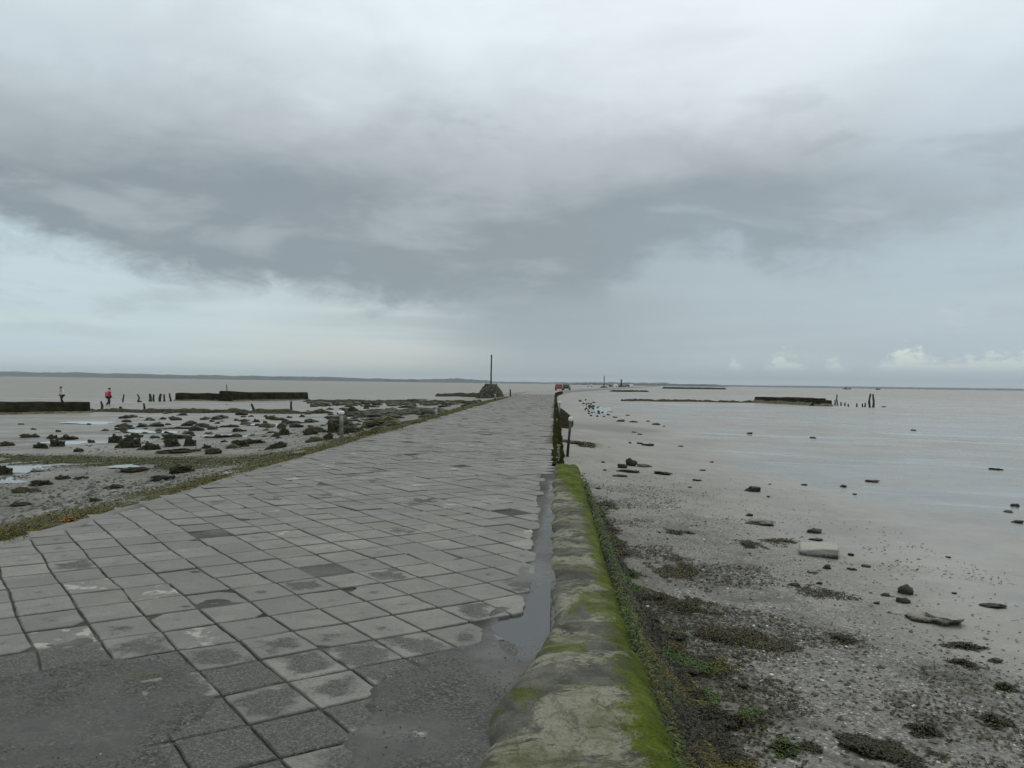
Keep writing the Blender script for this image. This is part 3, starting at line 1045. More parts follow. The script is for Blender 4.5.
def build_chips():
    n = 48000
    X = 0.7 + 5.6 * RNG.random(n) ** 1.25; Y = 2.4 + 22 * RNG.random(n) ** 2.2
    k = fbm(X * 0.8 + 14, Y * 0.8 + 2, 4)
    dens = sstep(4.6, 1.4, X - 0.06 * Y) * sstep(0.30, 0.55, k) + 0.04
    dens *= np.interp(Y, [2, 7, 10, 15, 24], [1, 0.9, 0.5, 0.25, 0.02])
    keep = RNG.random(n) < dens
    X, Y = X[keep], Y[keep]
    n = len(X)
    s = RNG.gamma(2.0, 0.0034, n) + 0.003
    s = np.minimum(s, 0.03)
    a = RNG.random(n) * 6.28
    base = np.array([(1, 0, 0), (0.3, 0.9, 0), (-0.8, 0.6, 0), (-0.7, -0.7, 0), (0.4, -0.9, 0), (0.1, 0, 0.55), (0, 0, -0.6)])
    V = np.repeat(base[None], n, 0) * s[:, None, None] * RNG.uniform(0.6, 1.35, (n, 7, 3))
    ca, sa = np.cos(a)[:, None], np.sin(a)[:, None]
    x = V[..., 0] * ca - V[..., 1] * sa; y = V[..., 0] * sa + V[..., 1] * ca
    V = np.stack([x + X[:, None], y + Y[:, None], V[..., 2] + (ground(X, Y) + s * 0.2)[:, None]], -1)
    tri = np.array([(0, 1, 5), (1, 2, 5), (2, 3, 5), (3, 4, 5), (4, 0, 5), (1, 0, 6), (2, 1, 6), (3, 2, 6), (4, 3, 6), (0, 4, 6)])
    f = (np.arange(n)[:, None, None] * 7 + tri[None]).reshape(-1, 3)
    pal = np.array([(0.10, 0.098, 0.085), (0.06, 0.058, 0.05), (0.16, 0.155, 0.135), (0.21, 0.195, 0.15), (0.04, 0.04, 0.035), (0.25, 0.24, 0.21), (0.62, 0.61, 0.56)])
    c = pal[RNG.choice(7, n, p=[.22, .22, .19, .12, .14, .065, .045])] * RNG.uniform(0.75, 1.2, (n, 1))
    me = np_mesh('shell_gravel', V.reshape(-1, 3), f, False)
    add_col(me, 'tint', np.repeat(c, 7, 0))
    tag(put('shell_gravel', me, M['chip']), 'grey shell gravel strewn over the mud beside the wall', 'gravel', kind='stuff')


build_chips()


def build_left_pebbles():
    n = 26000
    Y = 5.5 + 30 * RNG.random(n) ** 1.5; u = 0.75 + 13 * RNG.random(n) ** 1.4
    X = -W_ROAD - u
    k = fbm(X * 0.5 + 14, Y * 0.5 + 2, 4)
    keep = RNG.random(n) < (0.12 + 0.88 * sstep(0.42, 0.62, k)) * sstep(14, 6, u)
    X, Y = X[keep], Y[keep]; n = len(X)
    s = np.minimum(RNG.gamma(2.0, 0.009, n) + 0.008, 0.07)
    base = np.array([(1, 0, 0), (0.3, 0.9, 0), (-0.8, 0.6, 0), (-0.7, -0.7, 0), (0.4, -0.9, 0), (0.1, 0, 0.5)])
    V = base[None] * s[:, None, None] * RNG.uniform(0.6, 1.35, (n, 6, 3))
    V = V + np.stack([X, Y, ground(X, Y) + s * 0.1], -1)[:, None]
    tri = np.array([(0, 1, 5), (1, 2, 5), (2, 3, 5), (3, 4, 5), (4, 0, 5)])
    f = (np.arange(n)[:, None, None] * 6 + tri[None]).reshape(-1, 3)
    pal = np.array([(0.10, 0.098, 0.085), (0.05, 0.048, 0.04), (0.16, 0.155, 0.135), (0.03, 0.03, 0.022), (0.24, 0.23, 0.2)])
    c = pal[RNG.choice(5, n, p=[.27, .28, .2, .18, .07])] * RNG.uniform(0.75, 1.2, (n, 1))
    me = np_mesh('pebbles', V.reshape(-1, 3), f, False)
    add_col(me, 'tint', np.repeat(c, 6, 0))
    tag(put('pebbles', me, M['chip']), 'dark and grey pebbles strewn over the left flat beside the causeway', 'pebbles', kind='stuff')


build_left_pebbles()


def build_road_grit():
    pts = []
    for f, n in ((patch_mid, 9000), (patch_left, 9000)):
        X = RNG.uniform(-3.6, 0.1, n); Y = RNG.uniform(1.6, 5.2, n)
        k = f(X, Y) & (RNG.random(n) < 0.15 + 0.85 * sstep(0.45, 0.62, fbm(X * 2.2 + 3, Y * 2.2, 3)))
        pts.append(np.stack([X[k], Y[k]], -1))
    P = np.concatenate(pts); n = len(P)
    s = RNG.uniform(0.0025, 0.0065, n)
    base = np.array([(1, 0, 0), (0, 1, 0), (-1, 0.1, 0), (0, -1, 0), (0, 0, 0.8)])
    V = base[None] * s[:, None, None] * RNG.uniform(0.6, 1.4, (n, 5, 3))
    nn = fbm(P[:, 0] * 3, P[:, 1] * 3, 4) - 0.5
    V = V + np.stack([P[:, 0], P[:, 1], 0.006 + 0.006 * nn], -1)[:, None]
    tri = np.array([(0, 1, 4), (1, 2, 4), (2, 3, 4), (3, 0, 4)])
    f = (np.arange(n)[:, None, None] * 5 + tri[None]).reshape(-1, 3)
    pal = np.array([(0.09, 0.09, 0.083), (0.05, 0.05, 0.047), (0.15, 0.148, 0.135), (0.34, 0.33, 0.3)])
    c = pal[RNG.choice(4, n, p=[.42, .42, .145, .015])]
    me = np_mesh('grit', V.reshape(-1, 3), f, False)
    add_col(me, 'tint', np.repeat(c, 5, 0))
    tag(put('grit', me, M['chip']), 'loose grit lying in the broken patches of the causeway', 'grit', kind='stuff')


build_road_grit()


def build_verge():
    n = 110000
    Y = 5.5 + 85 * RNG.random(n) ** 1.35
    cen = 0.32 + 0.35 * (fbm(Y * 0.35, Y * 0 + 2, 3) - 0.5)
    u = RNG.normal(cen, np.interp(Y, [6, 14, 40], [0.22, 0.3, 0.42]), n)
    k = fbm(Y * 0.7 + 7, u * 1.6, 4)
    keep = (u > -0.15) & (u < 1.5) & (RNG.random(n) < sstep(0.30, 0.46, k))
    Y, u, k = Y[keep], u[keep], k[keep]
    X = -W_ROAD - u
    z = np.maximum(ground(X, Y), np.where(u < 0.1, -0.05, -9)) + 0.004 + 0.07 * sstep(0.45, 0.7, k) * RNG.random(len(X))
    P = np.stack([X, Y, z], -1)
    size = RNG.uniform(0.014, 0.034, len(X)) * np.interp(Y, [5, 20, 80], [0.9, 1.5, 3.0])
    c = pick(len(X), VERGE)
    dk = fbm(X * 2, Y * 1.2, 3) > 0.57
    c[dk] = pick(int(dk.sum()), OLIVE_WEED)
    weed_object('algae_verge', [ribbons(P, size, c, 0.7, 0.2)], M['algae'], 'yellow green algae fringe along the left edge of the causeway', 'algae', kind='stuff')
    # the broad green strip farther out on the left flat
    n = 60000
    c0, c1 = on_ground(-60, 456), on_ground(310, 460)
    f = RNG.random(n)
    X = c0.x + (c1.x - c0.x) * f; Y = c0.y + (c1.y - c0.y) * f + RNG.normal(0, 0.62, n)
    k = fbm(X * 0.6, Y * 1.0 + 5, 5)
    keep = (k > 0.40) & (X < -W_ROAD - 0.8)
    X, Y, k = X[keep], Y[keep], k[keep]
    P = np.stack([X, Y, ground(X, Y) + 0.002], -1)
    c = pick(len(X), [(0.095, 0.102, 0.035), (0.075, 0.08, 0.032), (0.115, 0.115, 0.048), (0.06, 0.06, 0.03)])
    weed_object('algae_strip', [ribbons(P, RNG.uniform(0.03, 0.075, len(X)), c, 0.2, 0.22)], M['algae'], 'olive green algae strip crossing the left flat', 'algae', kind='stuff')
    o = clump(71, 522, 16, 0.10, [(0.30, 0.13, 0.03), (0.22, 0.12, 0.04)], 120, 'small orange brown weed spot beside the left edge of the causeway', size=(0.03, 0.06))


build_verge()


# ------------------------------------------------------------------ rocks and stones
def rock_mesh(name, seed, kind):
    bm = bmesh.new()
    bmesh.ops.create_icosphere(bm, subdivisions=4 if kind != 'block' else 3, radius=1.0)
    if kind == 'block':
        bm.free(); bm = bmesh.new()
        bmesh.ops.create_cube(bm, size=2.0)
        bmesh.ops.subdivide_edges(bm, edges=bm.edges, cuts=9, use_grid_fill=True)
    o = Vector((seed * 3.17, seed * 1.31, seed * 0.77))
    for v in bm.verts:
        p = v.co.copy()
        if kind == 'block':
            q = Vector((max(-0.86, min(0.86, p.x)), max(-0.86, min(0.86, p.y)), max(-0.86, min(0.86, p.z))))
            d = p - q
            if d.length > 0: p = q + d.normalized() * 0.14
            p += 0.09 * mnoise.fractal(p * 1.4 + o, 1.0, 2.0, 4) * Vector((1, 1, 1))
        elif kind == 'slab':
            r = 1 + 0.55 * mnoise.noise(p * 1.3 + o) + 0.26 * mnoise.noise(p * 3.2 + o) + 0.1 * mnoise.noise(p * 8 + o)
            p = p * r
            p.z = math.copysign(min(abs(p.z), 0.62) + 0.22 * mnoise.noise(p * 2 + o), p.z)
        elif kind == 'weed':
            r = 1 + 0.5 * mnoise.noise(p * 1.3 + o) + 0.32 * mnoise.noise(p * 3.0 + o) + 0.16 * mnoise.noise(p * 7 + o)
            p = p * r
            if p.z > 0: p.z *= 0.75 + 1.1 * max(-0.35, mnoise.noise(Vector((p.x * 1.6, p.y * 1.6, seed * 2.3))) + 0.25)
            if p.z < 0.1: p.x *= 1 + (0.1 - p.z) * 0.35; p.y *= 1 + (0.1 - p.z) * 0.35
        else:
            r = 1 + 0.42 * mnoise.noise(p * 1.3 + o) + 0.22 * mnoise.noise(p * 3.2 + o) + 0.1 * mnoise.noise(p * 8 + o)
            p = p * r
        v.co = p
    me = bpy.data.meshes.new(name)
    bm.to_mesh(me); bm.free()
    for p in me.polygons: p.use_smooth = True
    return me


PROTO = {k: [rock_mesh('rock_' + k, s + 1, k) for s in range(n)] for k, n in (('weed', 6), ('round', 5), ('slab', 5), ('block', 1))}


def frond_mesh(seed):
    """loose fronds hanging over a weed-covered rock of unit radius"""
    n = 160
    a = RNG.random(n) * 6.28; e = RNG.uniform(0.05, 1.3, n)
    P = np.stack([np.cos(a) * np.cos(e), np.sin(a) * np.cos(e), np.sin(e) * 0.9], -1) * RNG.uniform(0.85, 1.1, (n, 1))
    V, f, C = ribbons(P, RNG.uniform(0.25, 0.5, n), pick(n, DARK_WEED + OLIVE_WEED[2:4]), 0.4, 0.14)
    me = np_mesh('fronds', V, f); add_col(me, 'tint', C)
    me.materials.append(M['weed'])
    return me


FRONDS = [frond_mesh(s) for s in range(3)]
_k = [0]


def rock(px, py, w, h, kind, mat, label, group=None, deep=None, name='rock', cat='rock', sink=0.25, fronds=False, rz=None, flat=0.0):
    """stone whose foot meets the ground at (px, py + h/2); w, h are its breadth and height in the photograph"""
    c = on_ground(px, py + h * 0.42)
    _k[0] += 1
    wm = w * c.y / F; hm = max(h, 1.2) * c.y / F
    dm = deep if deep else wm * random.uniform(0.6, 0.95)
    me0 = PROTO[kind][_k[0] % len(PROTO[kind])]
    key = me0.name + mat.name
    me = ROCKS.get(key)
    if me is None:
        me = me0.copy(); me.name = 'rock'; me.materials.append(mat); ROCKS[key] = me
    o = bpy.data.objects.new(name, me); COL.objects.link(o)
    # keep lying stones close to their drawn outline: heights shrink as they sink into the mud
    o.scale = (wm * 0.5, dm * 0.5, hm * 0.62)
    o.location = (c.x, c.y + dm * 0.25, c.z + hm * (0.5 - sink) * 0.9)
    o.rotation_euler = (random.uniform(-.08, .08), random.uniform(-.08, .08), random.uniform(-0.3, 0.3) if rz is None else rz)
    tag(o, label, cat, group)
    if fronds:
        s = bpy.data.objects.new('seaweed', FRONDS[_k[0] % 3]); COL.objects.link(s); s.parent = o
    return o


ROCKS = {}
ORD = ['first', 'second', 'third', 'fourth', 'fifth', 'sixth', 'seventh', 'eighth', 'ninth', 'tenth', 'eleventh', 'twelfth', 'thirteenth',
       'fourteenth', 'fifteenth', 'sixteenth', 'seventeenth', 'eighteenth', 'nineteenth', 'twentieth', 'twenty-first', 'twenty-second', 'twenty-third', 'twenty-fourth']


def row(items, phrase, group, desc=None):
    items = sorted(items)
    for i, it in enumerate(items):
        px, py, w, h = it
        look = 'low flat' if h < 0.34 * w else ('rounded' if h < 0.6 * w else 'humped')
        size = 'small' if w < 11 else ('large' if w > 17 else 'medium')
        rock(px, py, w, h, 'weed', M['weedrock'], f'{size} {look} weedy rock, {ORD[i]} from left {phrase}', group, fronds=h > 4)


row([(4, 444, 14, 5), (25.5, 435.8, 17, 4), (38.7, 446, 15, 5), (51, 437, 10, 4), (56, 443.5, 13, 7), (67, 438, 17, 4), (90, 441, 7, 3), (77, 450, 9, 4),
     (114, 439.5, 14, 8), (127.5, 443, 20, 11), (149.5, 447, 17, 7), (136, 435.8, 11, 4), (153, 437, 9, 3), (172, 436.7, 22, 5), (169.6, 443, 14, 9.5)],
    'in the row behind the algae strip', 'weedy rocks behind the algae strip')
row([(179, 451, 34, 4), (189.5, 442.5, 10, 8), (210.6, 451, 15, 6), (206, 447, 9, 4), (238, 443.5, 15, 8), (251, 442, 20, 4.5), (277.5, 446, 17, 6)],
    'between the algae strip and the causeway', 'weedy rocks near the causeway edge')
row([(3.5, 471, 13, 9), (38, 483, 19, 6), (60.6, 477.8, 14, 4), (81, 478, 12, 3), (130, 470, 25, 5), (161, 478.5, 27, 6), (179, 470, 24, 8), (20, 491, 27, 4),
     (114.5, 487, 15, 3.5), (94.6, 500, 12, 3), (17, 505, 20, 3.5)],
    'on the gravel before the algae strip', 'weedy rocks before the algae strip')
row([(283.6, 432, 9, 8), (275, 435.5, 8, 3), (281, 427, 8, 3), (308, 432, 14, 7), (312, 427.5, 11, 4), (321, 431, 10, 3.5), (333.7, 428, 12, 11),
     (327.6, 437, 10, 6), (352, 430, 21, 7), (380, 424, 34, 6), (391, 432.5, 10, 4), (351.8, 409.5, 8, 6.5), (347, 424, 9, 5)],
    'around the white-topped post left of the causeway', 'weedy rocks near the left posts')
G = 'tiny weedy stones on the left flat'
for (px, py, w, h) in [(239, 430.5, 12, 3), (220, 436.5, 22, 2.5), (231, 426, 12, 3), (210.6, 427, 12, 2), (211.5, 421, 5, 2), (217, 423, 5, 2), (245, 422.6, 8, 2),
                       (256, 421, 7, 3), (221, 416, 8, 2), (298, 422.6, 20, 2.5), (268, 417.6, 5, 2), (272, 419, 4, 2), (265, 422, 4, 2), (302, 416, 5, 2.5), (252, 435, 5, 1.5),
                       (201, 430, 4, 2), (192, 435, 5, 2), (162.6, 418.5, 6, 2), (58, 431, 5, 2), (310, 421, 6, 2), (265, 416, 4, 2), (289, 417, 5, 2), (236, 420, 5, 2),
                       (178, 428, 7, 2), (141, 424, 5, 1.5), (105, 430, 6, 1.5), (88, 424, 4, 1.5), (20, 424, 6, 1.5), (33, 429, 5, 1.5), (340, 419, 6, 2), (366, 408, 5, 2), (330, 409, 6, 2)]:
    rock(px, py, w, h, 'weed', M['weedrock'], 'tiny dark weed-covered stone dotted over the far left flat', G)
rock(40, 469.5, 17, 4.5, 'slab', M['palestone'], 'pale flat stone lying in the shining pool before the algae strip')
rock(178, 428, 36, 1.6, 'slab', M['weedrock'], 'long thin dark weed line lying alone on the left flat', deep=0.8, name='weedy_bank', cat='rock')

# right-hand shore
rock(631, 462.5, 11, 8, 'round', M['darkstone'], 'round dark boulder, tallest of the cluster right of the mossy wall end')
rock(622, 466, 9, 5, 'round', M['darkstone'], 'low dark stone touching the left side of the round boulder')
rock(644, 465.6, 14, 3, 'slab', M['darkstone'], 'flat dark stone just right of the round boulder')
rock(630, 471, 20, 3, 'slab', M['darkstone'], 'long flat dark stone below the round boulder')
rock(621, 475.5, 12, 2.5, 'slab', M['darkstone'], 'thin dark stone lowest of the boulder cluster')
rock(663, 473, 16, 4, 'slab', M['darkstone'], 'wedge-shaped dark stone alone right of the boulder cluster')
rock(648, 444.5, 11, 3, 'slab', M['darkstone'], 'flat dark stone, larger of the pair beyond the boulder cluster')
rock(640, 443, 6, 2.4, 'slab', M['darkstone'], 'small dark stone, left of the pair beyond the boulder cluster')
rock(821.5, 552, 35, 9, 'block', M['palestone'], 'pale square-cut block of stone lying alone on the smooth wet mud', sink=0.12, rz=-0.3, deep=0.46)
rock(942, 619, 40, 11, 'slab', M['palestone'], 'long half pale half dark stone on the wet mud', rz=-0.2)
rock(907, 590, 14, 10, 'round', M['greystone'], 'rough grey stone with pale top standing upright above the long stone')
rock(904, 600.5, 12, 6, 'round', M['darkstone'], 'dark stone just below the upright pale-topped stone')
rock(994, 606, 22, 4, 'slab', M['darkstone'], 'thin dark flat stone right of the long pale and dark stone')
rock(762.7, 522.5, 24, 6, 'slab', M['greystone'], 'thin grey plank-shaped stone above left of the pale square block', rz=-0.1)
rock(754, 489, 13, 6, 'round', M['darkstone'], 'small knobbly dark stone alone in the middle of the wet mud')
rock(815, 531, 14, 5, 'round', M['greystone'], 'grey rounded stone just behind the pale square block')
rock(817, 539.5, 12, 3, 'slab', M['darkstone'], 'thin dark stone between the grey stone and the pale block')
rock(813, 571, 10, 5, 'round', M['palestone'], 'small pale stone under the left corner of the square block')
rock(728, 711, 28, 11, 'slab', M['greystone'], 'muddy brown stone half buried in shell gravel by the mossy bank')
rock(750, 515, 6, 3, 'round', M['darkstone'], 'little dark stone above the plank-shaped stone')
rock(873, 481, 12, 2.6, 'slab', M['darkstone'], 'flat dark stone on the sheet of wet mud, second from its right edge')
rock(997, 469, 11, 2.6, 'slab', M['darkstone'], 'flat dark stone on shining mud at the far right')
G = 'small dark stones on the right mud'
for (px, py, w, h) in [(630, 442.6, 3, 2), (750, 433, 6, 2.6), (703, 470, 6, 2), (697, 480, 9, 2.2), (768.6, 496.5, 3.5, 2), (656, 424, 9, 2.6), (621, 420.6, 9, 2.6), (634, 421.6, 8, 2),
                       (851.5, 554.5, 6, 3.5), (852, 569, 9, 3), (867, 566, 10, 3), (827.5, 567, 8, 5), (844, 486, 6, 3), (804.6, 484.6, 6, 2.4), (813, 437.6, 6, 2.4), (1016, 505, 9, 4),
                       (1009, 511.5, 9, 2.6), (1019, 521.7, 10, 4), (914, 430, 5, 2), (948.5, 557, 5, 2.4), (954.6, 593, 5, 2.6), (886, 594.6, 9, 3.5), (997, 660.5, 13, 5), (855, 494, 4, 2),
                       (634, 432, 5, 2), (640, 434, 5, 2), (664, 426, 3, 1.5), (648, 421, 4, 1.5), (615, 417, 5, 2), (628, 415, 4, 1.6), (744, 686, 12, 5), (820, 583, 6, 3), (795, 585, 12, 3),
                       (877, 603, 6, 3), (690, 487, 4, 2), (770, 484, 3, 1.5), (712, 462, 4, 1.6), (681, 446, 5, 1.5), (605, 470, 4, 2), (598, 488, 5, 2.5), (603, 462, 4, 2), (884, 406.6, 5, 1.6)]:
    rock(px, py, w * 0.9, h * 0.9, random.choice(['round', 'slab', 'slab']), M['mudstone'], 'small dark stone scattered on the open mud right of the causeway', G, fronds=False)
G = 'dark stones in the far pool'
rs = random.Random(5)
for i in range(34):
    f = i / 34
    px = 586 + 14 * f + rs.gauss(0, 5); py = 402 + 14 * f + rs.gauss(0, 1.2)
    if px < 580: px = 582 + rs.random() * 8
    rock(px, py, rs.uniform(1.6, 3.2), rs.uniform(1.2, 2.0), 'round', M['darkstone'], 'tiny black stone in the cluster around the far pale pool by the causeway', G)
pc = on_ground(594, 409)
V, fq = [], []
ring = []
for k in range(28):
    a = k / 28 * 6.283
    r = 1 + 0.35 * math.sin(a * 3 + 1) * 0.6 + 0.15 * math.sin(a * 7)
    V.append((pc.x + 1.5 * r * math.cos(a) - 0.06 * 12 * r * math.sin(a) * 0.5, pc.y + 13 * r * math.sin(a), 0))
zz = max(float(ground(v[0], v[1])) for v in V) - 0.02
zz = sorted(float(ground(v[0], v[1])) for v in V)[14]
me = bpy.data.meshes.new('water'); me.from_pydata([(a, b, zz) for a, b, _ in V], [], [list(range(28))]); me.update()
tag(put('water', me, M['water']), 'small pale pool among black stones beside the far causeway', 'water', kind='structure')


def tide_pool(px, py, hw, hd, label, q=0.5):
    c = on_ground(px, py)
    rw = hw * c.y / F
    n = 40
    P = []
    for k in range(n):
        a = k / n * 2 * math.pi
        rr = 1 + 0.9 * (float(fbm(math.cos(a) * 1.1 + px, math.sin(a) * 1.1 + py, 4)) - 0.5)
        P.append((c.x + rw * rr * math.cos(a), c.y + hd * rr * math.sin(a)))
    zs = sorted(float(ground(c.x + (x - c.x) * f, c.y + (y - c.y) * f)) for x, y in P for f in (0.2, 0.5, 0.8, 1.0))
    z = zs[int(len(zs) * q)]
    me = bpy.data.meshes.new('water'); me.from_pydata([(x, y, z) for x, y in P], [], [list(range(n))]); me.update()
    tag(put('water', me, M['water']), label, 'water', kind='structure')


tide_pool(44, 468, 46, 0.9, 'bright tide pool before the algae strip at the far left')
tide_pool(16, 479, 26, 0.7, 'small tide pool at the left edge of the photo')
tide_pool(140, 466, 34, 0.4, 'thin tide pool just before the algae strip')
tide_pool(86, 443, 46, 0.8, 'tide pool among the row of weedy rocks at left')
tide_pool(160, 431, 40, 1.2, 'shallow water gleaming behind the left rocks')
tide_pool(245, 436, 40, 0.9, 'water between the rocks and the white-topped post')
tide_pool(110, 423, 60, 1.6, 'long tide pool before the low stone row')
tide_pool(285, 425, 40, 1.2, 'water gleaming among small stones in the middle of the left flat')

# ------------------------------------------------------------------ ridges, old oyster-bed walls
def ridge(name, pts, width, height, mat, label, cat, seg=0.35, lump=0.6, seed=0, flat=0.35, top=None):
    """a long lumpy bank through ground points"""
    pts = [on_ground(*p) for p in pts]
    L = [0]
    for a, b in zip(pts, pts[1:]): L.append(L[-1] + (b - a).xy.length)
    n = max(8, int(L[-1] / seg))
    s = np.linspace(0, L[-1], n)
    x = np.interp(s, L, [p.x for p in pts]); y = np.interp(s, L, [p.y for p in pts])
    dx = np.gradient(x); dy = np.gradient(y); q = np.hypot(dx, dy); nx, ny = -dy / q, dx / q
    prof = [(-1, -0.35), (-0.8, 0.25), (-flat, 0.92), (0, 1.0), (flat, 0.92), (0.8, 0.25), (1, -0.35)]
    V = np.zeros((n, 7, 3))
    for k, (c, hh) in enumerate(prof):
        hn = 1 + lump * 2 * (fbm(s * 0.8 / max(height, 0.2) * 0.35 + seed, s * 0 + k * 0.7, 4) - 0.5)
        wn = 1 + lump * (fbm(s * 0.9 + seed + 30, s * 0 + k * 0.5, 4) - 0.5)
        V[:, k, 0] = x + nx * c * width * 0.5 * wn; V[:, k, 1] = y + ny * c * width * 0.5 * wn
        V[:, k, 2] = ground(x, y) + hh * height * np.maximum(hn, 0.05)
    me = np_mesh(name, V.reshape(-1, 3), grid_faces(n, 7))
    bm = bmesh.new(); bm.from_mesh(me); bm.verts.ensure_lookup_table()
    bm.faces.new([bm.verts[k] for k in range(7)]); bm.faces.new([bm.verts[(n - 1) * 7 + k] for k in range(7)])
    bmesh.ops.recalc_face_normals(bm, faces=bm.faces); bm.to_mesh(me); bm.free()
    o = put(name, me, mat)
    tag(o, label, cat)
    return o


ridge('stone_row', [(92, 411.5), (200, 412.5), (330, 413.5)], 1.6, 0.22, M['weedrock'], 'long low weedy stone row crossing the left flat between leaning stakes', 'stone row', lump=1.3)
ridge('stone_row', [(308, 401.6), (400, 402.4), (470, 403.2)], 2.2, 0.22, M['weedrock'], 'low weedy stone row from the dark wall towards the mound', 'stone row', lump=1.2)
ridge('stone_row', [(438, 396.5), (462, 396.3), (481, 397)], 1.6, 0.55, M['weedrock'], 'dark stone bank running into the left side of the mound', 'stone row', lump=0.5)
ridge('stone_row', [(612, 391.6), (632, 391.7), (646, 391.8)], 3.0, 0.5, M['ruin'], 'short dark bank far off right of the parked vehicles', 'stone row', lump=0.8)
ridge('stone_row', [(622, 401), (680, 401.5), (754, 402.3)], 2.0, 0.3, M['weedrock'], 'low dark stone row leading to the wall on the right flat', 'stone row', lump=1.0)
ridge('stone_row', [(664, 388.6), (724, 389.4)], 6, 1.5, M['ruin'], 'long dark oyster bank low on the far right flat', 'stone row', lump=0.3)


def weed_bed(name, px0, px1, py, dy, n, label):
    X, Y, Z = [], [], []
    Vs, Fs, Cs = [], [], []
    off = 0
    bm = bmesh.new(); bmesh.ops.create_icosphere(bm, subdivisions=2, radius=1)
    bm.verts.ensure_lookup_table()
    bv = np.array([v.co[:] for v in bm.verts]); bf = np.array([[v.index for v in f.verts] for f in bm.faces]); bm.free()
    for i in range(n):
        px = px0 + (px1 - px0) * RNG.random(); y = py + RNG.normal(0, dy)
        c = on_ground(px, y)
        if c.x - float(xc(c.y)) > -W_ROAD - 0.5: continue
        w = RNG.gamma(2, 1.2) * c.y / F * 1.2 + 0.08
        k = bv * (1 + 0.5 * (RNG.random((len(bv), 1)) - 0.5)) * np.array([w, w * 0.8, min(w * 0.5, 0.22)])
        Vs.append(k + np.array(c[:])); Fs.append(bf + off); off += len(bv)
        Cs.append(np.repeat(pick(1, DARK_WEED + OLIVE_WEED[3:4]), len(bv), 0))
    me = np_mesh(name, np.concatenate(Vs), np.concatenate(Fs)); add_col(me, 'tint', np.concatenate(Cs))
    tag(put(name, me, M['weed']), label, 'seaweed', kind='stuff')


weed_bed('seaweed_bed', 345, 450, 413.5, 1.7, 330, 'dark seaweed bed in the middle of the left flat')
weed_bed('seaweed_bed', 330, 400, 422, 4.0, 120, 'ragged seaweed patches behind the white-topped post')
weed_bed('seaweed_bed', 310, 480, 404, 1.6, 190, 'thin dark weed line reaching the mound')
weed_bed('seaweed_bed', 120, 330, 426, 8, 110, 'scattered weed lumps far out on the left flat')


def ruin_wall(root_name, segs, depth, label, footing=None):
    """segs: (px0, px1, foot y0, foot y1, top y0, top y1)"""
    c = on_ground((segs[0][0] + segs[-1][1]) / 2, (segs[0][2] + segs[-1][3]) / 2)
    root = empty(root_name, c); tag(root, label, 'wall')
    for si, (a, b, f0, f1, t0, t1) in enumerate(segs):
        p, q = on_ground(a, f0), on_ground(b, f1)
        hp = (f0 - t0) * p.y / F; hq = (f1 - t1) * q.y / F
        n = 60
        V = np.zeros((n, 9, 3))
        d = (q - p).xy.normalized(); nrm = Vector((-d.y, d.x))
        if nrm.y < 0: nrm = -nrm
        for i in range(n):
            f = i / (n - 1)
            x = p.x + (q.x - p.x) * f; y = p.y + (q.y - p.y) * f
            z = p.z + (q.z - p.z) * f
            h = hp + (hq - hp) * f
            e = min(1, min(f, 1 - f) * 30)
            prof = [(0, -0.25), (0.02, 0.3), (0.04, 0.62), (0.05, 0.93), (0.12, 1.0), (0.88, 1.0), (0.95, 0.93), (0.97, 0.5), (1.0, -0.25)]
            for k, (u, v) in enumerate(prof):
                s1 = 0.12 * (float(fbm(x * 1.4 + si * 9, k * 0.9 + y * .1, 3)) - 0.5)
                V[i, k] = (x + nrm.x * (u * depth + s1) - c.x, y + nrm.y * (u * depth + s1) - c.y, z + h * v + (0.26 * h * (float(fbm(x * 0.7, k * 0.6 + 4, 5)) - 0.5) if v > 0 else 0) - c.z)
        me = np_mesh('wall_section', V.reshape(-1, 3), grid_faces(n, 9))
        bm = bmesh.new(); bm.from_mesh(me); bm.verts.ensure_lookup_table()
        bm.faces.new([bm.verts[k] for k in range(9)]); bm.faces.new([bm.verts[(n - 1) * 9 + k] for k in range(9)])
        bmesh.ops.recalc_face_normals(bm, faces=bm.faces); bm.to_mesh(me); bm.free()
        put('wall_section', me, M['ruin'], root)
        if footing:
            V = np.zeros((n, 4, 3))
            for i in range(n):
                f = i / (n - 1)
                x = p.x + (q.x - p.x) * f; y = p.y + (q.y - p.y) * f; z = p.z + (q.z - p.z) * f
                h = (hp + (hq - hp) * f) * footing
                for k, (u, v) in enumerate(((-0.9, -0.3), (-0.45, 0.35), (-0.2, 0.9), (0.06, 1.0))):
                    j = float(fbm(x * 1.2, k * 1.3 + 7, 4)) - 0.5
                    V[i, k] = (x + nrm.x * (u + 0.5 * j) - c.x, y + nrm.y * (u + 0.5 * j) - c.y, z + h * v * (1 + 1.4 * j) - c.z)
            put('footing', np_mesh('footing', V.reshape(-1, 3), grid_faces(n, 4)), M['ruinbase'], root)
    return root


ruin_wall('oyster_wall', [(-40, 90.5, 416, 412.5, 401, 401.5)], 2.6, 'long dark low wall at the left with flat top, nearest of the oyster walls', 0.16)
ruin_wall('oyster_wall', [(175, 231, 400.5, 401, 393, 393.3), (231, 308.5, 401.5, 400, 391.5, 392.2)], 2.2, 'dark two-step oyster wall on the far left flat beside stakes', 0.15)
ruin_wall('oyster_wall', [(754, 813, 402.5, 405.8, 396.6, 398.2), (813, 832, 405.8, 406.2, 399.6, 400.4)], 2.4, 'dark broken oyster wall with pale barnacled footing on the right flat', 0.42)


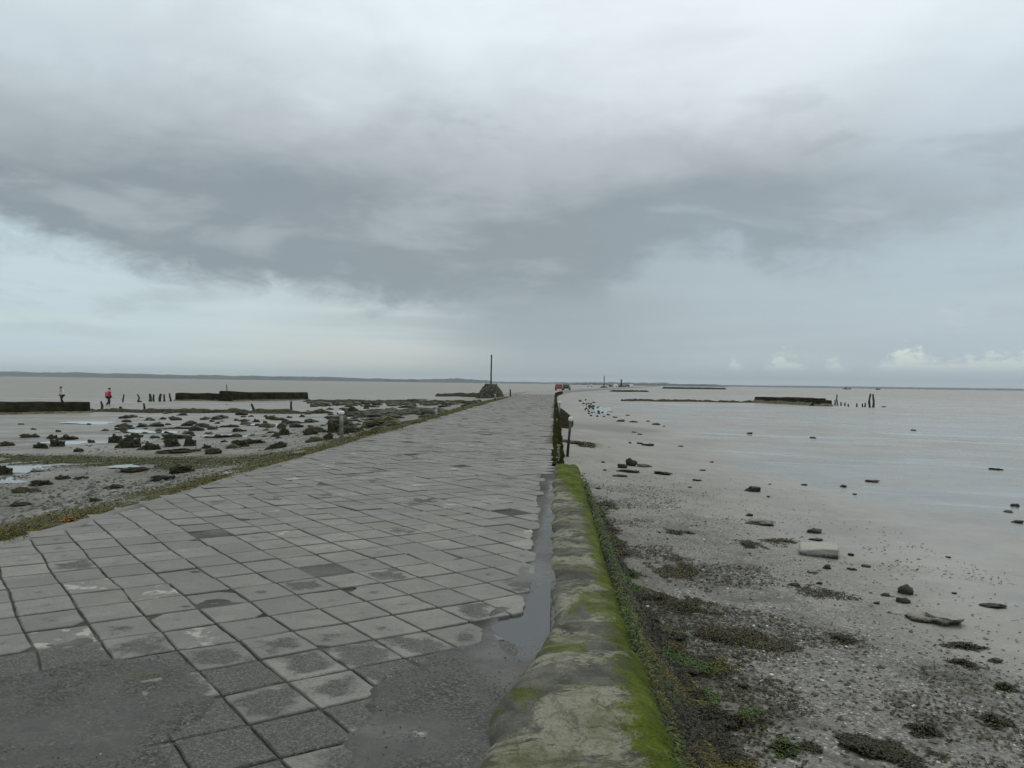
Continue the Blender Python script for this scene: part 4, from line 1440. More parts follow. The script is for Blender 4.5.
def stake(px, y0, y1, lean=0.0, r=0.09, label='', group=None, mat='wood', name='wooden_stake', bend=0.0):
    b = on_ground(px, y1)
    h = (y1 - y0) * b.y / F
    bm = bmesh.new()
    pts = []; rad = []
    for i in range(7):
        f = i / 6
        pts.append((lean * h * f + bend * h * math.sin(f * 2.6) + 0.04 * h * math.sin(f * 5 + px), 0.02 * h * math.sin(f * 4), h * f * 1.0 - (0.25 if i == 0 else 0)))
        rad.append(r * (1.15 - 0.35 * f) * (1 + 0.12 * math.sin(i * 2.3 + px)))
    bm_tube(bm, pts, rad, 8)
    o = bm_to(name, bm, M[mat])
    o.location = b
    tag(o, label, 'stake', group)
    return o


G = 'rotten stakes on the left flat'
stake(100.4, 401, 411.5, 0.0, 0.10, 'short dark stake with ragged tip beside the end of the nearest wall', G, bend=0.15)
stake(121, 406.5, 411.5, -0.1, 0.14, 'stubby dark stake standing in the low stone row', G)
stake(144, 403, 411.5, 0.0, 0.09, 'straight dark stake in the stone row, right of the stub', G)
stake(254.8, 403.6, 411, -0.55, 0.10, 'dark stake leaning hard to the left in front of the two-step wall', G)
stake(291.8, 401, 411, -0.12, 0.09, 'thin dark stake leaning slightly left before the two-step wall end', G)
stake(123, 394, 402, 0.08, 0.09, 'lone dark stake right behind the walker in red', G)
stake(137.6, 394, 402, -0.1, 0.10, 'dark stake with a bent top, second right of the walker in red', G, bend=0.2)
for i, (px, y0) in enumerate([(150.3, 393.5), (153.8, 394.2), (159.7, 393.5), (163.9, 394), (170.5, 393.2)]):
    stake(px, y0, 401.3, random.uniform(-.12, .12), 0.12 + 0.05 * (i in (0, 2)), f'dark stake, {ORD[i]} from left of the tight row ending at the two-step wall', G)
stake(226.5, 384.5, 391.5, 0.05, 0.14, 'pale grey distant marker stake seen above the two-step wall', G, 'greywood')
G = 'rotten stakes on the right flat'
ST = [(834.9, 400, 405.4), (837.2, 394.8, 405.4), (841, 402, 405.7), (845, 402.6, 406), (848.3, 404, 406.5), (857, 403.4, 406.8), (862.6, 403.6, 407), (865.2, 402.8, 407), (869.8, 394, 407.4), (873.2, 394.4, 407.4)]
for i, (px, y0, y1) in enumerate(ST):
    d = 'tall thin' if y1 - y0 > 8 else ('short' if y1 - y0 > 3.4 else 'stubby')
    stake(px, y0, y1, random.uniform(-.1, .1) if i < 8 else 0.02 * (i - 8.5), 0.12 if i < 8 else 0.16, f'{d} dark stake, {ORD[i]} rightwards from the broken wall on the right flat', G)

# ------------------------------------------------------------------ marker posts beside the causeway
def marker_post(foot, top, r, label, lower, upper, split, cap=True, group='marker posts along the causeway'):
    b = Vector(foot); t = Vector(top)
    root = empty('marker_post', b); tag(root, label, 'post', group)
    d = t - b
    bm = bmesh.new(); bm_tube(bm, [(0, 0, -0.3), d * 0.02, d * (split * 0.5), d * split], [r * 1.1, r * 1.1, r, r * 0.95], 10)
    bm_to('lower_post', bm, M[lower], root)
    bm = bmesh.new(); bm_tube(bm, [d * (split + 0.002), d * ((1 + split) / 2), d * 0.985], [r * 0.96, r * 0.92, r * 0.9], 10)
    bm_to('upper_post', bm, M[upper], root)
    if cap:
        bm = bmesh.new(); bm_tube(bm, [d * 0.9, d * 0.93, d * 0.99, d * 1.02], [r * 1.3, r * 1.6, r * 1.6, r * 1.0], 12)
        bm_to('cap', bm, M['white'], root)
    return root


def post_at(px, y1, pxt, y0, *a, **k):
    b = on_ground(px, y1); t = at_y(pxt, y0, b.y)
    return marker_post(b, t, *a, **k)


post_at(567.4, 456.5, 570.8, 417.5, 0.040, 'leaning post, dark below and pale with white tip above, nearest right of the causeway', 'wood', 'greywood', 0.58)
post_at(559.0, 424, 559.6, 401.5, 0.055, 'small white-tipped post in weeds, second along the right of the causeway', 'wood', 'palegrey', 0.45)
post_at(341.5, 442.5, 341.3, 411.5, 0.05, 'tall grey wooden post with a white cap left of the causeway', 'greywood', 'palegrey', 0.5)
post_at(436.3, 421.5, 436.1, 408.3, 0.06, 'short post with dark foot and pale top, second along the left edge', 'wood', 'palegrey', 0.5, cap=False)
post_at(495.2, 403.3, 495.2, 394, 0.08, 'little pale post right below the mound', 'wood', 'palegrey', 0.3, cap=False)
post_at(510.5, 396.6, 510.3, 389.2, 0.09, 'thin dark far post beside the causeway right of the mound', 'wood', 'wood', 0.4, cap=False)


def spoon(px, py, w, h, label):
    return clump(px, py, w, 1.2, DARK_WEED, 260, label, size=(0.08, 0.2), height=0.3)


# dark weedy bulges of the bank just beyond the wall
def bank_lump(Y0, Y1, wid, hgt, label):
    n = 26
    ys = np.linspace(Y0, Y1, n); V = np.zeros((n, 8, 3))
    for i, Y in enumerate(ys):
        f = math.sin(math.pi * (i / (n - 1)) ** 0.6) ** 0.7
        for k in range(8):
            u = k / 7
            V[i, k] = (0.1 + u * wid * f + 0.05, Y + 0.4 * (float(fbm(Y * 3, u * 3, 3)) - .5), -0.95 + (hgt * f * (1 - u) ** 0.8 + 0.25) * (1 + 0.3 * (float(fbm(Y * 2, u * 4 + 9, 3)) - 0.5)))
    o = put('weedy_bank', np_mesh('weedy_bank', V.reshape(-1, 3), grid_faces(n, 8)), M['ruin'])
    tag(o, label, 'bank')


bank_lump(38, 80, 1.0, 0.36, 'dark wedge of weedy rubble sloping off the causeway beyond the leaning post')
bank_lump(15.3, 20, 0.26, 0.42, 'short weedy rubble slope between the mossy wall end and the leaning post')

# ------------------------------------------------------------------ refuge mound with its mast
def refuge(px, foot_y, Y, wide, high, mast_top, label_m, label_p, mr_=0.14):
    X = at_y(px, foot_y, Y).x
    z0 = float(ground(X, Y)) - 0.1
    bm = bmesh.new()
    n, mrow = 36, 14
    rings = []
    for j in range(mrow):
        f = j / (mrow - 1)
        rr = wide * 0.5 * (1 - 0.66 * f ** 0.95)
        zz = high * (1 - (1 - f) ** 1.5)
        ring = []
        for i in range(n):
            a = i / n * 2 * math.pi
            q = Vector((math.cos(a) * rr, math.sin(a) * rr, zz))
            nn = mnoise.fractal(q * 1.7 + Vector((px, 0, 0)), 1.0, 2.0, 4)
            q *= 1 + 0.10 * nn + 0.07 * mnoise.noise(q * 4.5)
            ring.append(bm.verts.new(q))
        rings.append(ring)
    for a, b in zip(rings, rings[1:]):
        for i in range(n): bm.faces.new((a[i], a[(i + 1) % n], b[(i + 1) % n], b[i]))
    bm.faces.new(rings[-1])
    o = bm_to('stone_mound', bm, M['mound']); o.location = (X, Y, z0)
    tag(o, label_m, 'mound')
    bm = bmesh.new()
    top = at_y(px + 0.6, mast_top, Y).z - (z0 + high * 0.9)
    root = empty('mast', (X, Y, z0 + high * 0.9)); tag(root, label_p, 'mast')
    bm_tube(bm, [(0, 0, -0.3), (0, 0, top * 0.5), (0.02, 0, top * 0.97)], [mr_, mr_ * 0.92, mr_ * 0.85], 10)
    bm_to('pole', bm, M['wood'], root)
    bm = bmesh.new(); bm_tube(bm, [(0.02, 0, top * 0.97), (0.02, 0, top), (0.02, 0, top * 1.015)], [mr_ * 1.1, mr_ * 1.1, mr_ * 0.6], 10)
    bm_to('pole_cap', bm, M['wood'], root)


refuge(490.8, 397.5, 108, 4.0, 1.9, 355.3, 'rounded stone mound carrying the tall mast left of the causeway', 'tall dark mast rising from the stone mound', 0.105)
refuge(604, 387, 470, 5.5, 1.4, 376, 'low far mound under the thin pale mast', 'thin pale far mast right of the cars', 0.28)
refuge(621.2, 386.5, 560, 5.0, 2.0, 379.4, 'dark far mound under the stout short mast', 'stout short far mast among the parked vehicles', 0.55)

# ------------------------------------------------------------------ vehicles
def vehicle(name, X, Y, rz, paint, label, van=False):
    z = 0.02
    root = empty(name, (X, Y, z), rz); tag(root, label, 'van' if van else 'car')
    L, Wd, H = (4.9, 1.9, 2.0) if van else (4.1, 1.74, 1.48)
    if van:
        outl = [(-L / 2, 0.32), (-L / 2 + 0.02, 1.0), (-L / 2 + 0.12, H - 0.1), (-L / 2 + 0.35, H), (0.9, H), (1.25, H - 0.12), (1.75, 1.15), (L / 2 - 0.05, 0.95), (L / 2, 0.5), (L / 2 - 0.05, 0.3)]
        win = (1.12, H - 0.22)
    else:
        outl = [(-L / 2 + .02, 0.35), (-L / 2, 0.75), (-L / 2 + 0.1, 0.95), (-L / 2 + 0.45, H - 0.06), (-L / 2 + 0.8, H), (0.35, H), (0.6, H - 0.08), (1.1, 0.98), (1.75, 0.86), (L / 2, 0.7), (L / 2, 0.4), (L / 2 - 0.1, 0.3)]
        win = (0.95, H - 0.13)
    bm = bmesh.new()
    rows = []
    for s in (-1, -0.93, 0.93, 1):
        r = []
        for (y, zz) in outl:
            tap = 1 - 0.16 * max(0, (zz - 0.9) / (H - 0.9))
            k = 1.0 if abs(s) == 1 else 0.98
            yy = y * (0.97 if abs(s) == 1 else 1.0); z2 = zz - (0.04 if abs(s) == 1 and zz > 0.9 else 0)
            r.append(bm.verts.new((s * Wd / 2 * tap, yy, z2)))
        rows.append(r)
    m = len(outl)
    for a, b in zip(rows, rows[1:]):
        for k in range(m): bm.faces.new((a[k], a[(k + 1) % m], b[(k + 1) % m], b[k]))
    bm.faces.new(rows[0]); bm.faces.new(rows[-1])
    bm_to('body', bm, paint, root, smooth=False)
    # glazing: rear pane, windscreen, side strips set just proud of the shell
    def pane(pts, nm):
        bm = bmesh.new(); fr = [bm.verts.new(p) for p in pts]; f = bm.faces.new(fr)
        r = bmesh.ops.extrude_face_region(bm, geom=[f]); c = sum((Vector(p) for p in pts), Vector()) / len(pts)
        out = f.normal if f.normal.length else Vector((0, 0, 1))
        bm.normal_update(); out = f.normal.copy()
        if out.dot(c - Vector((0, c.y * 0.3, 0.9))) < 0: out = -out
        for v in r['geom']:
            if isinstance(v, bmesh.types.BMVert): v.co += out * 0.02
        bm_to(nm, bm, M['glass'], root, smooth=False)
    w0, w1 = Wd / 2 * 0.88, Wd / 2 * 0.80
    if van:
        pane([(-w0, -L / 2 + 0.015, 1.05), (w0, -L / 2 + 0.015, 1.05), (w1, -L / 2 + 0.09, H - 0.25), (-w1, -L / 2 + 0.09, H - 0.25)], 'rear_window')
        pane([(-w0, 1.72, 1.2), (w0, 1.72, 1.2), (w1, 1.3, H - 0.2), (-w1, 1.3, H - 0.2)], 'windscreen')
        sy = [(0.4, 1.15), (1.5, 1.15), (1.15, H - 0.25), (0.4, H - 0.25)]
    else:
        pane([(-w0, -L / 2 + 0.12, 0.99), (w0, -L / 2 + 0.12, 0.99), (w1, -L / 2 + 0.42, H - 0.12), (-w1, -L / 2 + 0.42, H - 0.12)], 'rear_window')
        pane([(-w0, 1.08, 1.0), (w0, 1.08, 1.0), (w1, 0.64, H - 0.12), (-w1, 0.64, H - 0.12)], 'windscreen')
        sy = [(-1.45, 0.98), (0.9, 0.98), (0.5, H - 0.14), (-1.2, H - 0.14)]
    for s in (-1, 1):
        pts = []
        for (y, zz) in sy:
            tap = 1 - 0.16 * max(0, (zz - 0.9) / (H - 0.9))
            pts.append((s * Wd / 2 * tap * 1.002, y, zz))
        pane(pts, 'side_window')
    for sx in (-1, 1):
        for sy_ in (-1, 1):
            bm = bmesh.new()
            bmesh.ops.create_cone(bm, cap_ends=True, segments=20, radius1=0.32, radius2=0.32, depth=0.2, matrix=Matrix.Translation((sx * (Wd / 2 - 0.09), sy_ * L * 0.31, 0.30)) @ Matrix.Rotation(math.pi / 2, 4, 'Y'))
            bm_to('wheel', bm, M['rubber'], root)
        bm = bmesh.new(); bm_box(bm, (sx * (Wd / 2 - 0.16), -L / 2 - 0.005, 0.82), (0.2, 0.05, 0.16), 0.01)
        bm_to('tail_light', bm, M['lamp'], root, smooth=False)
    return root


def road_x(Y, t): return float(xc(Y)) + t


vehicle('parked_car', at_y(559.2, 388, 190).x, 190, R(-4), M['red'], 'red car far away on the causeway where it bends')
vehicle('parked_car', at_y(566.6, 388, 203).x, 203, R(-6), M['dkgreen'], 'dark greenish car far away just right of the red car')
vehicle('parked_car', at_y(590, 387, 520).x, 520, R(60), M['wpaint'], 'whitish distant car left of the thin far mast')
vehicle('parked_car', at_y(611, 387, 470).x, 470, R(-20), M['dkgreen'], 'dark distant car between the two far masts')
vehicle('delivery_van', at_y(614.5, 386, 580).x, 580, R(70), M['wpaint'], 'white distant van left of the stout far mast', van=True)
vehicle('delivery_van', at_y(630, 386, 600).x, 600, R(80), M['wpaint'], 'white distant van right of the stout far mast', van=True)
vehicle('parked_car', at_y(627, 387, 560).x, 560, R(75), M['dkgreen'], 'dark distant car in front of the white van right of the mast')

for px, s, lab in ((847, 7.5, 'dark working boat aground far off, left of the pair on the right horizon'), (878, 4.5, 'smaller dark boat far off, right of the pair on the horizon')):
    Y = 1500
    p = at_y(px, 388, Y); z = float(ground(p.x, Y))
    root = empty('boat', (p.x, Y, z)); tag(root, lab, 'boat', 'boats on the far right flat')
    bm = bmesh.new()
    prof = [(-1, 0.5, 1.0), (-0.6, 0.75, 0.95), (0.2, 0.8, 0.95), (0.75, 0.45, 1.15), (1.0, 0.03, 1.4)]
    rows = []
    for (f, w, hh) in prof:
        rows.append([bm.verts.new((f * s, -w * 1.8, hh * 1.9)), bm.verts.new((f * s * 0.92, -w * 1.1, 0.2)), bm.verts.new((f * s * 0.92, w * 1.1, 0.2)), bm.verts.new((f * s, w * 1.8, hh * 1.9))])
    for a, b in zip(rows, rows[1:]):
        for k in range(4): bm.faces.new((a[k], a[(k + 1) % 4], b[(k + 1) % 4], b[k]))
    bm.faces.new(rows[0]); bm.faces.new(rows[-1])
    bm_to('hull', bm, M['wood'], root, smooth=False)
    bm = bmesh.new(); bm_box(bm, (-s * 0.3, 0, 2.8), (s * 0.5, 2.0, 2.0), 0.1); bm_to('cabin', bm, M['wood'], root, smooth=False)

# ------------------------------------------------------------------ people
def skin_mesh(joints, edges, root=0, sub=2):
    me = bpy.data.meshes.new('body')
    me.from_pydata([j[0] for j in joints], edges, [])
    o = bpy.data.objects.new('tmp', me); COL.objects.link(o)
    md = o.modifiers.new('s', 'SKIN'); md.use_smooth_shade = True
    for i, j in enumerate(joints):
        sv = me.skin_vertices[0].data[i]
        r = j[1]
        sv.radius = r if isinstance(r, tuple) else (r, r)
        sv.use_root = (i == root)
    ms = o.modifiers.new('sub', 'SUBSURF'); ms.levels = sub; ms.render_levels = sub
    dg = bpy.context.evaluated_depsgraph_get(); dg.update()
    res = bpy.data.meshes.new_from_object(o.evaluated_get(dg))
    bpy.data.objects.remove(o)
    for p in res.polygons: p.use_smooth = True
    return res


def person(px, foot_y, rz, label, top, bottom, hair, bag=None, bend=0.12, Y=None):
    g = on_ground(px, foot_y)
    root = empty('person', g, rz); tag(root, label, 'person', 'walkers on the mudflat')
    b = bend
    J = [((0, 0, 0.93), (0.15, 0.11)), ((0, 0.03 * b * 10, 1.12), (0.14, 0.10)), ((0, 1.6 * b * 0.4, 1.34), (0.17, 0.11)), ((0, 0.5 * b * 1.5, 1.46), (0.06, 0.06)),
         ((0, 0.62 * b * 1.5, 1.57), (0.085, 0.10)), ((0, 0.64 * b * 1.5, 1.68), (0.075, 0.09)),
         ((-0.19, 0.06, 1.38), 0.055), ((-0.30, 0.10, 1.12), 0.045), ((-0.27, 0.28, 0.93), 0.034), ((-0.26, 0.36, 0.87), (0.02, 0.04)),
         ((0.19, 0.06, 1.38), 0.055), ((0.31, -0.02, 1.12), 0.045), ((0.30, 0.14, 0.90), 0.034), ((0.29, 0.19, 0.83), (0.02, 0.04)),
         ((-0.10, 0.0, 0.86), 0.085), ((-0.11, 0.16, 0.47), 0.06), ((-0.11, 0.10, 0.09), 0.042), ((-0.12, 0.25, 0.035), (0.04, 0.028)),
         ((0.10, 0.0, 0.86), 0.085), ((0.11, -0.02, 0.46), 0.06), ((0.11, -0.22, 0.12), 0.042), ((0.12, -0.10, 0.035), (0.04, 0.028))]
    E = [(0, 1), (1, 2), (2, 3), (3, 4), (4, 5), (2, 6), (6, 7), (7, 8), (8, 9), (2, 10), (10, 11), (11, 12), (12, 13), (0, 14), (14, 15), (15, 16), (16, 17), (0, 18), (18, 19), (19, 20), (20, 21)]
    put('body', skin_mesh(J, E), M['skin'], root)
    G = lambda i, k=1.18, add=0.012: (J[i][0], tuple((r * k + add) for r in (J[i][1] if isinstance(J[i][1], tuple) else (J[i][1],) * 2)))
    jk = [G(0), G(1), G(2), G(6), G(7), G(8), G(10), G(11), G(12)]
    put('jacket', skin_mesh(jk, [(0, 1), (1, 2), (2, 3), (3, 4), (4, 5), (2, 6), (6, 7), (7, 8)]), top, root)
    tr = [G(0, 1.1), G(14), G(15), G(16), G(18), G(19), G(20)]
    put('trousers', skin_mesh(tr, [(0, 1), (1, 2), (2, 3), (0, 4), (4, 5), (5, 6)]), bottom, root)
    bm = bmesh.new(); bmesh.ops.create_uvsphere(bm, u_segments=16, v_segments=10, radius=1.0)
    hd = Vector(J[5][0])
    for v in bm.verts:
        v.co = Vector((v.co.x * 0.098, v.co.y * 0.115 - 0.02, max(v.co.z, -0.35 - 0.5 * max(0, -v.co.y)) * 0.105 + 0.02)) + hd
    bm_to('hair', bm, hair, root)
    root.scale = (1.25, 1.25, 1.04)
    return root, J


p1, J1 = person(62, 403.5, R(160), 'walker in a pale grey top and dark trousers behind the nearest dark wall', M['greycloth'], M['darkcloth'], M['hair'], bend=0.15)
p2, J2 = person(108.3, 406, R(-35), 'walker in a red jacket carrying a pink bag across the left flat', M['redcloth'], M['darkcloth'], M['hair'], bend=0.10)
fwd = Matrix.Rotation(R(-35), 3, 'Z')
bm = bmesh.new()
bm_box(bm, (0.0, 0.0, 0.0), (0.40, 0.24, 0.46), 0.08)
for v in bm.verts: v.co.x *= 1 + 0.12 * mnoise.noise(v.co * 6)
bm_tube(bm, [(-0.12, 0.02, 0.2), (-0.14, 0.14, 0.26), (-0.12, 0.26, 0.2)], [0.02, 0.02, 0.02], 6)
bm_tube(bm, [(0.12, 0.02, 0.2), (0.14, 0.14, 0.26), (0.12, 0.26, 0.2)], [0.02, 0.02, 0.02], 6)
bag = bm_to('backpack', bm, M['pinkcloth'])
bag.location = p2.location + fwd @ Vector((0.05, -0.19, 1.22)); bag.rotation_euler = (0.05, 0, R(-35))
tag(bag, 'pink bag on the back of the walker in red', 'bag')

# ------------------------------------------------------------------ far shores
def shore(name, px0, px1, Y, profile, mat, label, depth=900, seed=0, n=260, wig=0.5):
    """low land across the bay: profile gives its height in metres along the photograph's px range"""
    x0, x1 = at_y(px0, 380, Y).x, at_y(px1, 380, Y).x
    xs = np.linspace(x0, x1, n); fx = np.linspace(px0, px1, n)
    h = np.interp(fx, [p[0] for p in profile], [p[1] for p in profile])
    V = np.zeros((n, 6, 3))
    for k, (d, v) in enumerate(((-0.3, -0.2), (0, 0.25), (0.03, 0.8), (0.15, 1.0), (0.6, 0.8), (1.0, -0.1))):
        nn = 0.5 * (fbm(xs * 0.012 + seed, xs * 0 + k * 0.4, 4) - 0.5) + 0.5 * (fbm(xs * 0.06 + seed, xs * 0 + k * 0.2, 2) - 0.5)
        V[:, k, 0] = xs; V[:, k, 1] = Y + d * depth + 200 * nn
        V[:, k, 2] = -1.5 + np.maximum(h * v * (1 + wig * 2 * nn * (v > 0)), -3)
    o = put(name, np_mesh(name, V.reshape(-1, 3), grid_faces(n, 6)), mat)
    tag(o, label, 'land', kind='structure')


shore('hills', -700, 500, 5200, [(-700, 30), (60, 32), (140, 30), (240, 25), (330, 27), (400, 19), (440, 24), (465, 28), (485, 18), (500, 5)], M['land'],
      'low wooded shore along the left horizon', seed=3, n=700)
shore('hills', 470, 680, 6000, [(470, 12), (560, 14), (640, 22), (668, 22), (680, 6)], M['land'], 'thin faint land along the middle horizon', seed=8)
shore('hills', 560, 726, 3400, [(560, 4), (600, 10), (640, 9), (700, 10), (722, 9), (726, 2)], M['land'], 'dark point of land right of the causeway on the horizon', seed=18)
shore('hills', 640, 1700, 6200, [(640, 10), (760, 13), (900, 15), (1050, 16), (1700, 16)], M['land'], 'thin dark shore along the right horizon', seed=12, n=500, wig=0.2)

# ------------------------------------------------------------------ the hazy air
bm = bmesh.new()
bm_box(bm, (0, 0, 44), (30000, 30000, 94))
hz = bm_to('haze', bm, None, smooth=False)
hm = bpy.data.materials.new('sea_haze'); hm.use_nodes = True
nt = hm.node_tree
for n in list(nt.nodes):
    if n.type == 'BSDF_PRINCIPLED': nt.nodes.remove(n)
pv = nt.nodes.new('ShaderNodeVolumePrincipled'); pv.inputs['Color'].default_value = (0.80, 0.86, 0.90, 1); pv.inputs['Density'].default_value = 1.1e-4
nt.links.new(pv.outputs[0], [n for n in nt.nodes if n.type == 'OUTPUT_MATERIAL'][0].inputs['Volume'])
hz.data.materials.append(hm)
tag(hz, 'thin grey sea haze over the whole bay', 'haze', kind='stuff')
USE_HAZE = True
if not USE_HAZE: bpy.data.objects.remove(hz)

# ------------------------------------------------------------------ sky and light
SUN_EL, SUN_AZ = 48, 35          # behind thick cloud, ahead and to the right


def build_world():
    w = bpy.data.worlds.new('World'); scene.world = w; w.use_nodes = True
    t = w.node_tree; bg = t.nodes['Background']
    K = 0.1
    sky = t.nodes.new('ShaderNodeTexSky'); sky.sky_type = 'NISHITA'; sky.sun_disc = False
    sky.sun_elevation = R(SUN_EL); sky.sun_rotation = R(SUN_AZ); sky.air_density = 1.0; sky.dust_density = 3.0
    D = coord(t, 'Generated')
    dx, dy, dz = sep(t, D)
    az = dx.fn('ARCTAN2', dy) * (180 / math.pi)          # degrees from the road's direction, + to the right
    el = dz.fn('ARCSINE') * (180 / math.pi)
    # cloud texture on a flat deck overhead and in angular space for the streaky low part
    pl = comb(t, dx / (dz + 0.10).mx(0.03), dy / (dz + 0.10).mx(0.03), 0.0)
    nA = nz(t, pl, 0.55, 6, 0.55, 0.5)
    nB = nz(t, comb(t, az * 0.055, el * 0.13, 3.0), 1.0, 6, 0.55, 0.4)
    nC = nz(t, comb(t, az * 0.16, el * 0.32, 8.0), 1.0, 5, 0.6, 0.3)
    nS = nz(t, comb(t, az * 0.05, el * 0.75, 1.0), 1.0, 4, 0.5, 0.2)

    def curve(x, lo, hi, pts):
        """piecewise value from (x, v) pairs, values 0..1 scaled by vs"""
        vmax = max(p[1] for p in pts)
        f = mr(t, x, lo, hi, 0.0, 1.0, smooth=False)
        r = ramp(t, f, [((p[0] - lo) / (hi - lo), p[1] / vmax) for p in pts])
        return sep_r(r) * vmax

    def sep_r(c):
        n = t.nodes.new('ShaderNodeRGBToBW'); link(t, c, n.inputs[0]); return S(t, n.outputs[0])

    A = lambda px: math.degrees(math.atan((px - 512) / F)) - 3.08
    # low sky under the deck
    low = ramp(t, mr(t, az, A(0), A(1024), smooth=False), [(0.0, (0.52, 0.65, 0.70)), (0.22, (0.52, 0.63, 0.66)), (0.40, (0.42, 0.49, 0.515)), (0.52, (0.325, 0.395, 0.43)), (0.70, (0.365, 0.45, 0.495)), (1.0, (0.40, 0.50, 0.565))])
    low = mix(t, mr(t, nS, 0.4, 0.66) * mr(t, el, 10, 3) * mr(t, az, A(560), A(380), 0.15, 0.6), low, (0.60, 0.68, 0.68), 'MIX')
    low = mix(t, mr(t, az, A(380), A(640)) * mr(t, az, A(640), A(470)) * 0.0, low, (0.3, 0.36, 0.4))
    low = mix(t, mr(t, nC, 0.45, 0.7) * mr(t, az, A(560), A(800)) * 0.35, low, (0.41, 0.51, 0.56))
    # faint warm strip at the horizon, left of centre
    warm = mr(t, el, 0.4, 1.4) * mr(t, el, 3.6, 1.8) * mr(t, az, A(120), A(330)) * mr(t, az, A(600), A(420))
    low = mix(t, warm * 0.55, low, (0.58, 0.61, 0.58))
    # dark cloud deck
    edge = curve(az, A(-150), A(1174), [(A(-150), 11.0), (A(0), 8.9), (A(90), 8.0), (A(170), 6.4), (A(300), 6.0), (A(430), 5.4), (A(520), 4.8), (A(600), 6.0), (A(655), 9.0), (A(735), 9.6), (A(765), 7.6), (A(830), 8.0), (A(900), 9.6), (A(1174), 12.0)])
    sharp = mr(t, az, A(520), A(640), 1.0, 1.0)
    nD = nz(t, comb(t, az * 0.38, el * 0.7, 4.0), 1.0, 6, 0.62, 0.5)
    e2 = el + (nB - 0.5) * 3.6 + (nC - 0.5) * 4.2 + (nD - 0.5) * 3.4
    deck = mr(t, e2 - edge, mr(t, az, A(760), A(900), -1.1, -2.4), mr(t, az, A(760), A(900), 1.7, 2.8))
    Lm = ramp(t, mr(t, el + (nB - 0.5) * 7.0 + (nA - 0.5) * 6.0 + (nC - 0.5) * 3.0 + (nD - 0.5) * 1.6, 5.0, 30.0, smooth=False),
              [(0.0, (0.245, 0.30, 0.33)), (0.30, (0.25, 0.295, 0.318)), (0.44, (0.40, 0.445, 0.47)), (0.58, (0.60, 0.67, 0.705)), (0.74, (0.74, 0.825, 0.85)), (1.0, (0.82, 0.90, 0.915))])
    # bulk of the deck: darkest left of centre and a second dark fold at right
    fold = mr(t, az, A(560), A(700)) * mr(t, az, A(1000), A(800)) * mr(t, el, 15.5, 10.5)
    Lm = mix(t, fold * 0.85, Lm, (0.255, 0.32, 0.36))
    rightb = mr(t, az, A(760), A(1000)) * mr(t, el, 9, 15)
    Lm = mix(t, rightb * 0.55, Lm, (0.50, 0.62, 0.72))
    bright = mr(t, el + (nA - 0.5) * 9.0, 17, 25) * mr(t, az, A(380), A(640))
    Lm = mix(t, bright * 0.6, Lm, (0.76, 0.83, 0.86))
    topl = mr(t, az, A(330), A(0)) * mr(t, el, 12, 20)
    Lm = mix(t, topl * 0.35, Lm, (0.47, 0.58, 0.62))
    blot = mr(t, nz(t, pl, 1.5, 5, 0.55, 0.4), 0.45, 0.7)
    Lm = mix(t, blot * 0.42 * mr(t, el, 12, 20), Lm, (0.50, 0.555, 0.59))
    Lm = mix(t, mr(t, nC, 0.55, 0.75) * 0.25 * mr(t, el, 16, 8), Lm, (0.42, 0.46, 0.48))
    # ragged folds inside the deck: paler seams over darker rolls
    nE = nz(t, comb(t, az * 0.075, el * 0.24, 11.0), 1.0, 5, 0.55, 0.25)
    Lm = mix(t, mr(t, nE, 0.50, 0.66) * 0.42 * mr(t, el, 20, 12), Lm, (0.47, 0.52, 0.54))
    Lm = mix(t, mr(t, nE, 0.46, 0.34) * 0.40 * mr(t, el, 23, 14), Lm, (0.235, 0.285, 0.31))
    low = mix(t, mr(t, nz(t, comb(t, az * 0.12, el * 0.5, 21.0), 1.0, 6, 0.58, 0.3), 0.50, 0.68) * 0.5 * mr(t, el, 1.5, 4.0), low, (0.37, 0.44, 0.475))
    col = mix(t, deck, low, Lm)
    # rain shaft joining the deck to the horizon in the middle
    rain = mr(t, az, A(390), A(540)) * mr(t, az, A(720), A(570)) * mr(t, el, 8, 5)
    col = mix(t, rain * 0.75, col, mix(t, mr(t, el, 0.0, 5.0), (0.37, 0.45, 0.475), (0.295, 0.36, 0.39)))
    # little sunlit cumulus heads low on the right
    P2 = comb(t, az * 0.42, el * 0.9, 5.0)
    base = mr(t, el, 0.9, 1.5)
    hgt = curve(az, A(690), A(1100), [(A(690), 0.2), (A(722), 0.2), (A(732), 1.9), (A(752), 0.6), (A(785), 2.4), (A(812), 0.7), (A(835), 1.7), (A(862), 0.5), (A(905), 2.6), (A(940), 1.7), (A(985), 2.0), (A(1100), 2.2)])
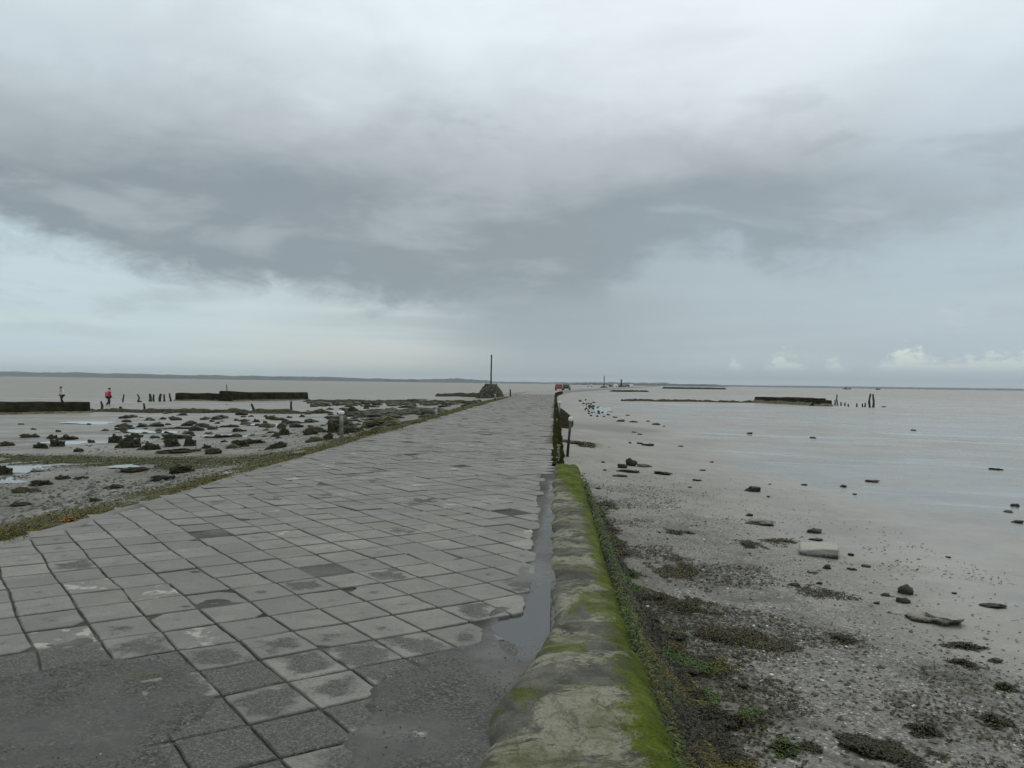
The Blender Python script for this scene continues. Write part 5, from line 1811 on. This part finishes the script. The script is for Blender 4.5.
    cu = base * mr(t, (hgt + 0.45) - el + (nz(t, P2, 2.6, 6, 0.7, 0.4) - 0.5) * 3.4, 0.1, 0.8) * mr(t, nz(t, P2, 1.1, 3, 0.5), 0.30, 0.46)
    col = mix(t, cu * 0.9, col, mix(t, mr(t, el, 0.8, 3.0), (0.48, 0.575, 0.59), (0.70, 0.76, 0.715)))
    P3 = comb(t, az * 0.3, el * 0.8, 15.0)
    cu2 = mr(t, nz(t, P3, 1.0, 5, 0.6, 0.3), 0.56, 0.68) * mr(t, el, 3.0, 3.8) * mr(t, el, 6.5, 5.0) * mr(t, az, A(700), A(780))
    col = mix(t, cu2 * 0.4, col, (0.50, 0.59, 0.62))
    # overcast everywhere else; thin, brighter overhead
    over = mr(t, el, 28, 60)
    col = mix(t, over * 0.85, col, (0.86, 0.865, 0.83))
    col = mix(t, 0.93, mix(t, 1.0, S(t, sky.outputs[0]), (K, K, K), 'MULTIPLY'), col)
    n = t.nodes.new('ShaderNodeVectorMath'); n.operation = 'SCALE'
    link(t, col, n.inputs[0]); n.inputs['Scale'].default_value = 1 / K
    t.links.new(n.outputs[0], bg.inputs['Color'])
    bg.inputs['Strength'].default_value = K
    w.cycles.sampling_method = 'MANUAL'; w.cycles.sample_map_resolution = 512


build_world()
sd = bpy.data.lights.new('sun', 'SUN'); sd.energy = 0.6; sd.angle = R(40); sd.color = (1.0, 0.96, 0.9)
so = bpy.data.objects.new('sun', sd); COL.objects.link(so)
dirv = Vector((math.sin(R(SUN_AZ)) * math.cos(R(SUN_EL)), math.cos(R(SUN_AZ)) * math.cos(R(SUN_EL)), math.sin(R(SUN_EL))))
so.rotation_euler = dirv.to_track_quat('Z', 'Y').to_euler()
so.location = dirv * 50

scene.view_settings.view_transform = 'Standard'
scene.view_settings.look = 'None'
scene.view_settings.exposure = 0.13
scene.view_settings.gamma = 1.0
scene.cycles.max_bounces = 5
scene.cycles.volume_bounces = 0
scene.cycles.use_denoising = True
scene.cycles.diffuse_bounces = 3
scene.cycles.glossy_bounces = 2
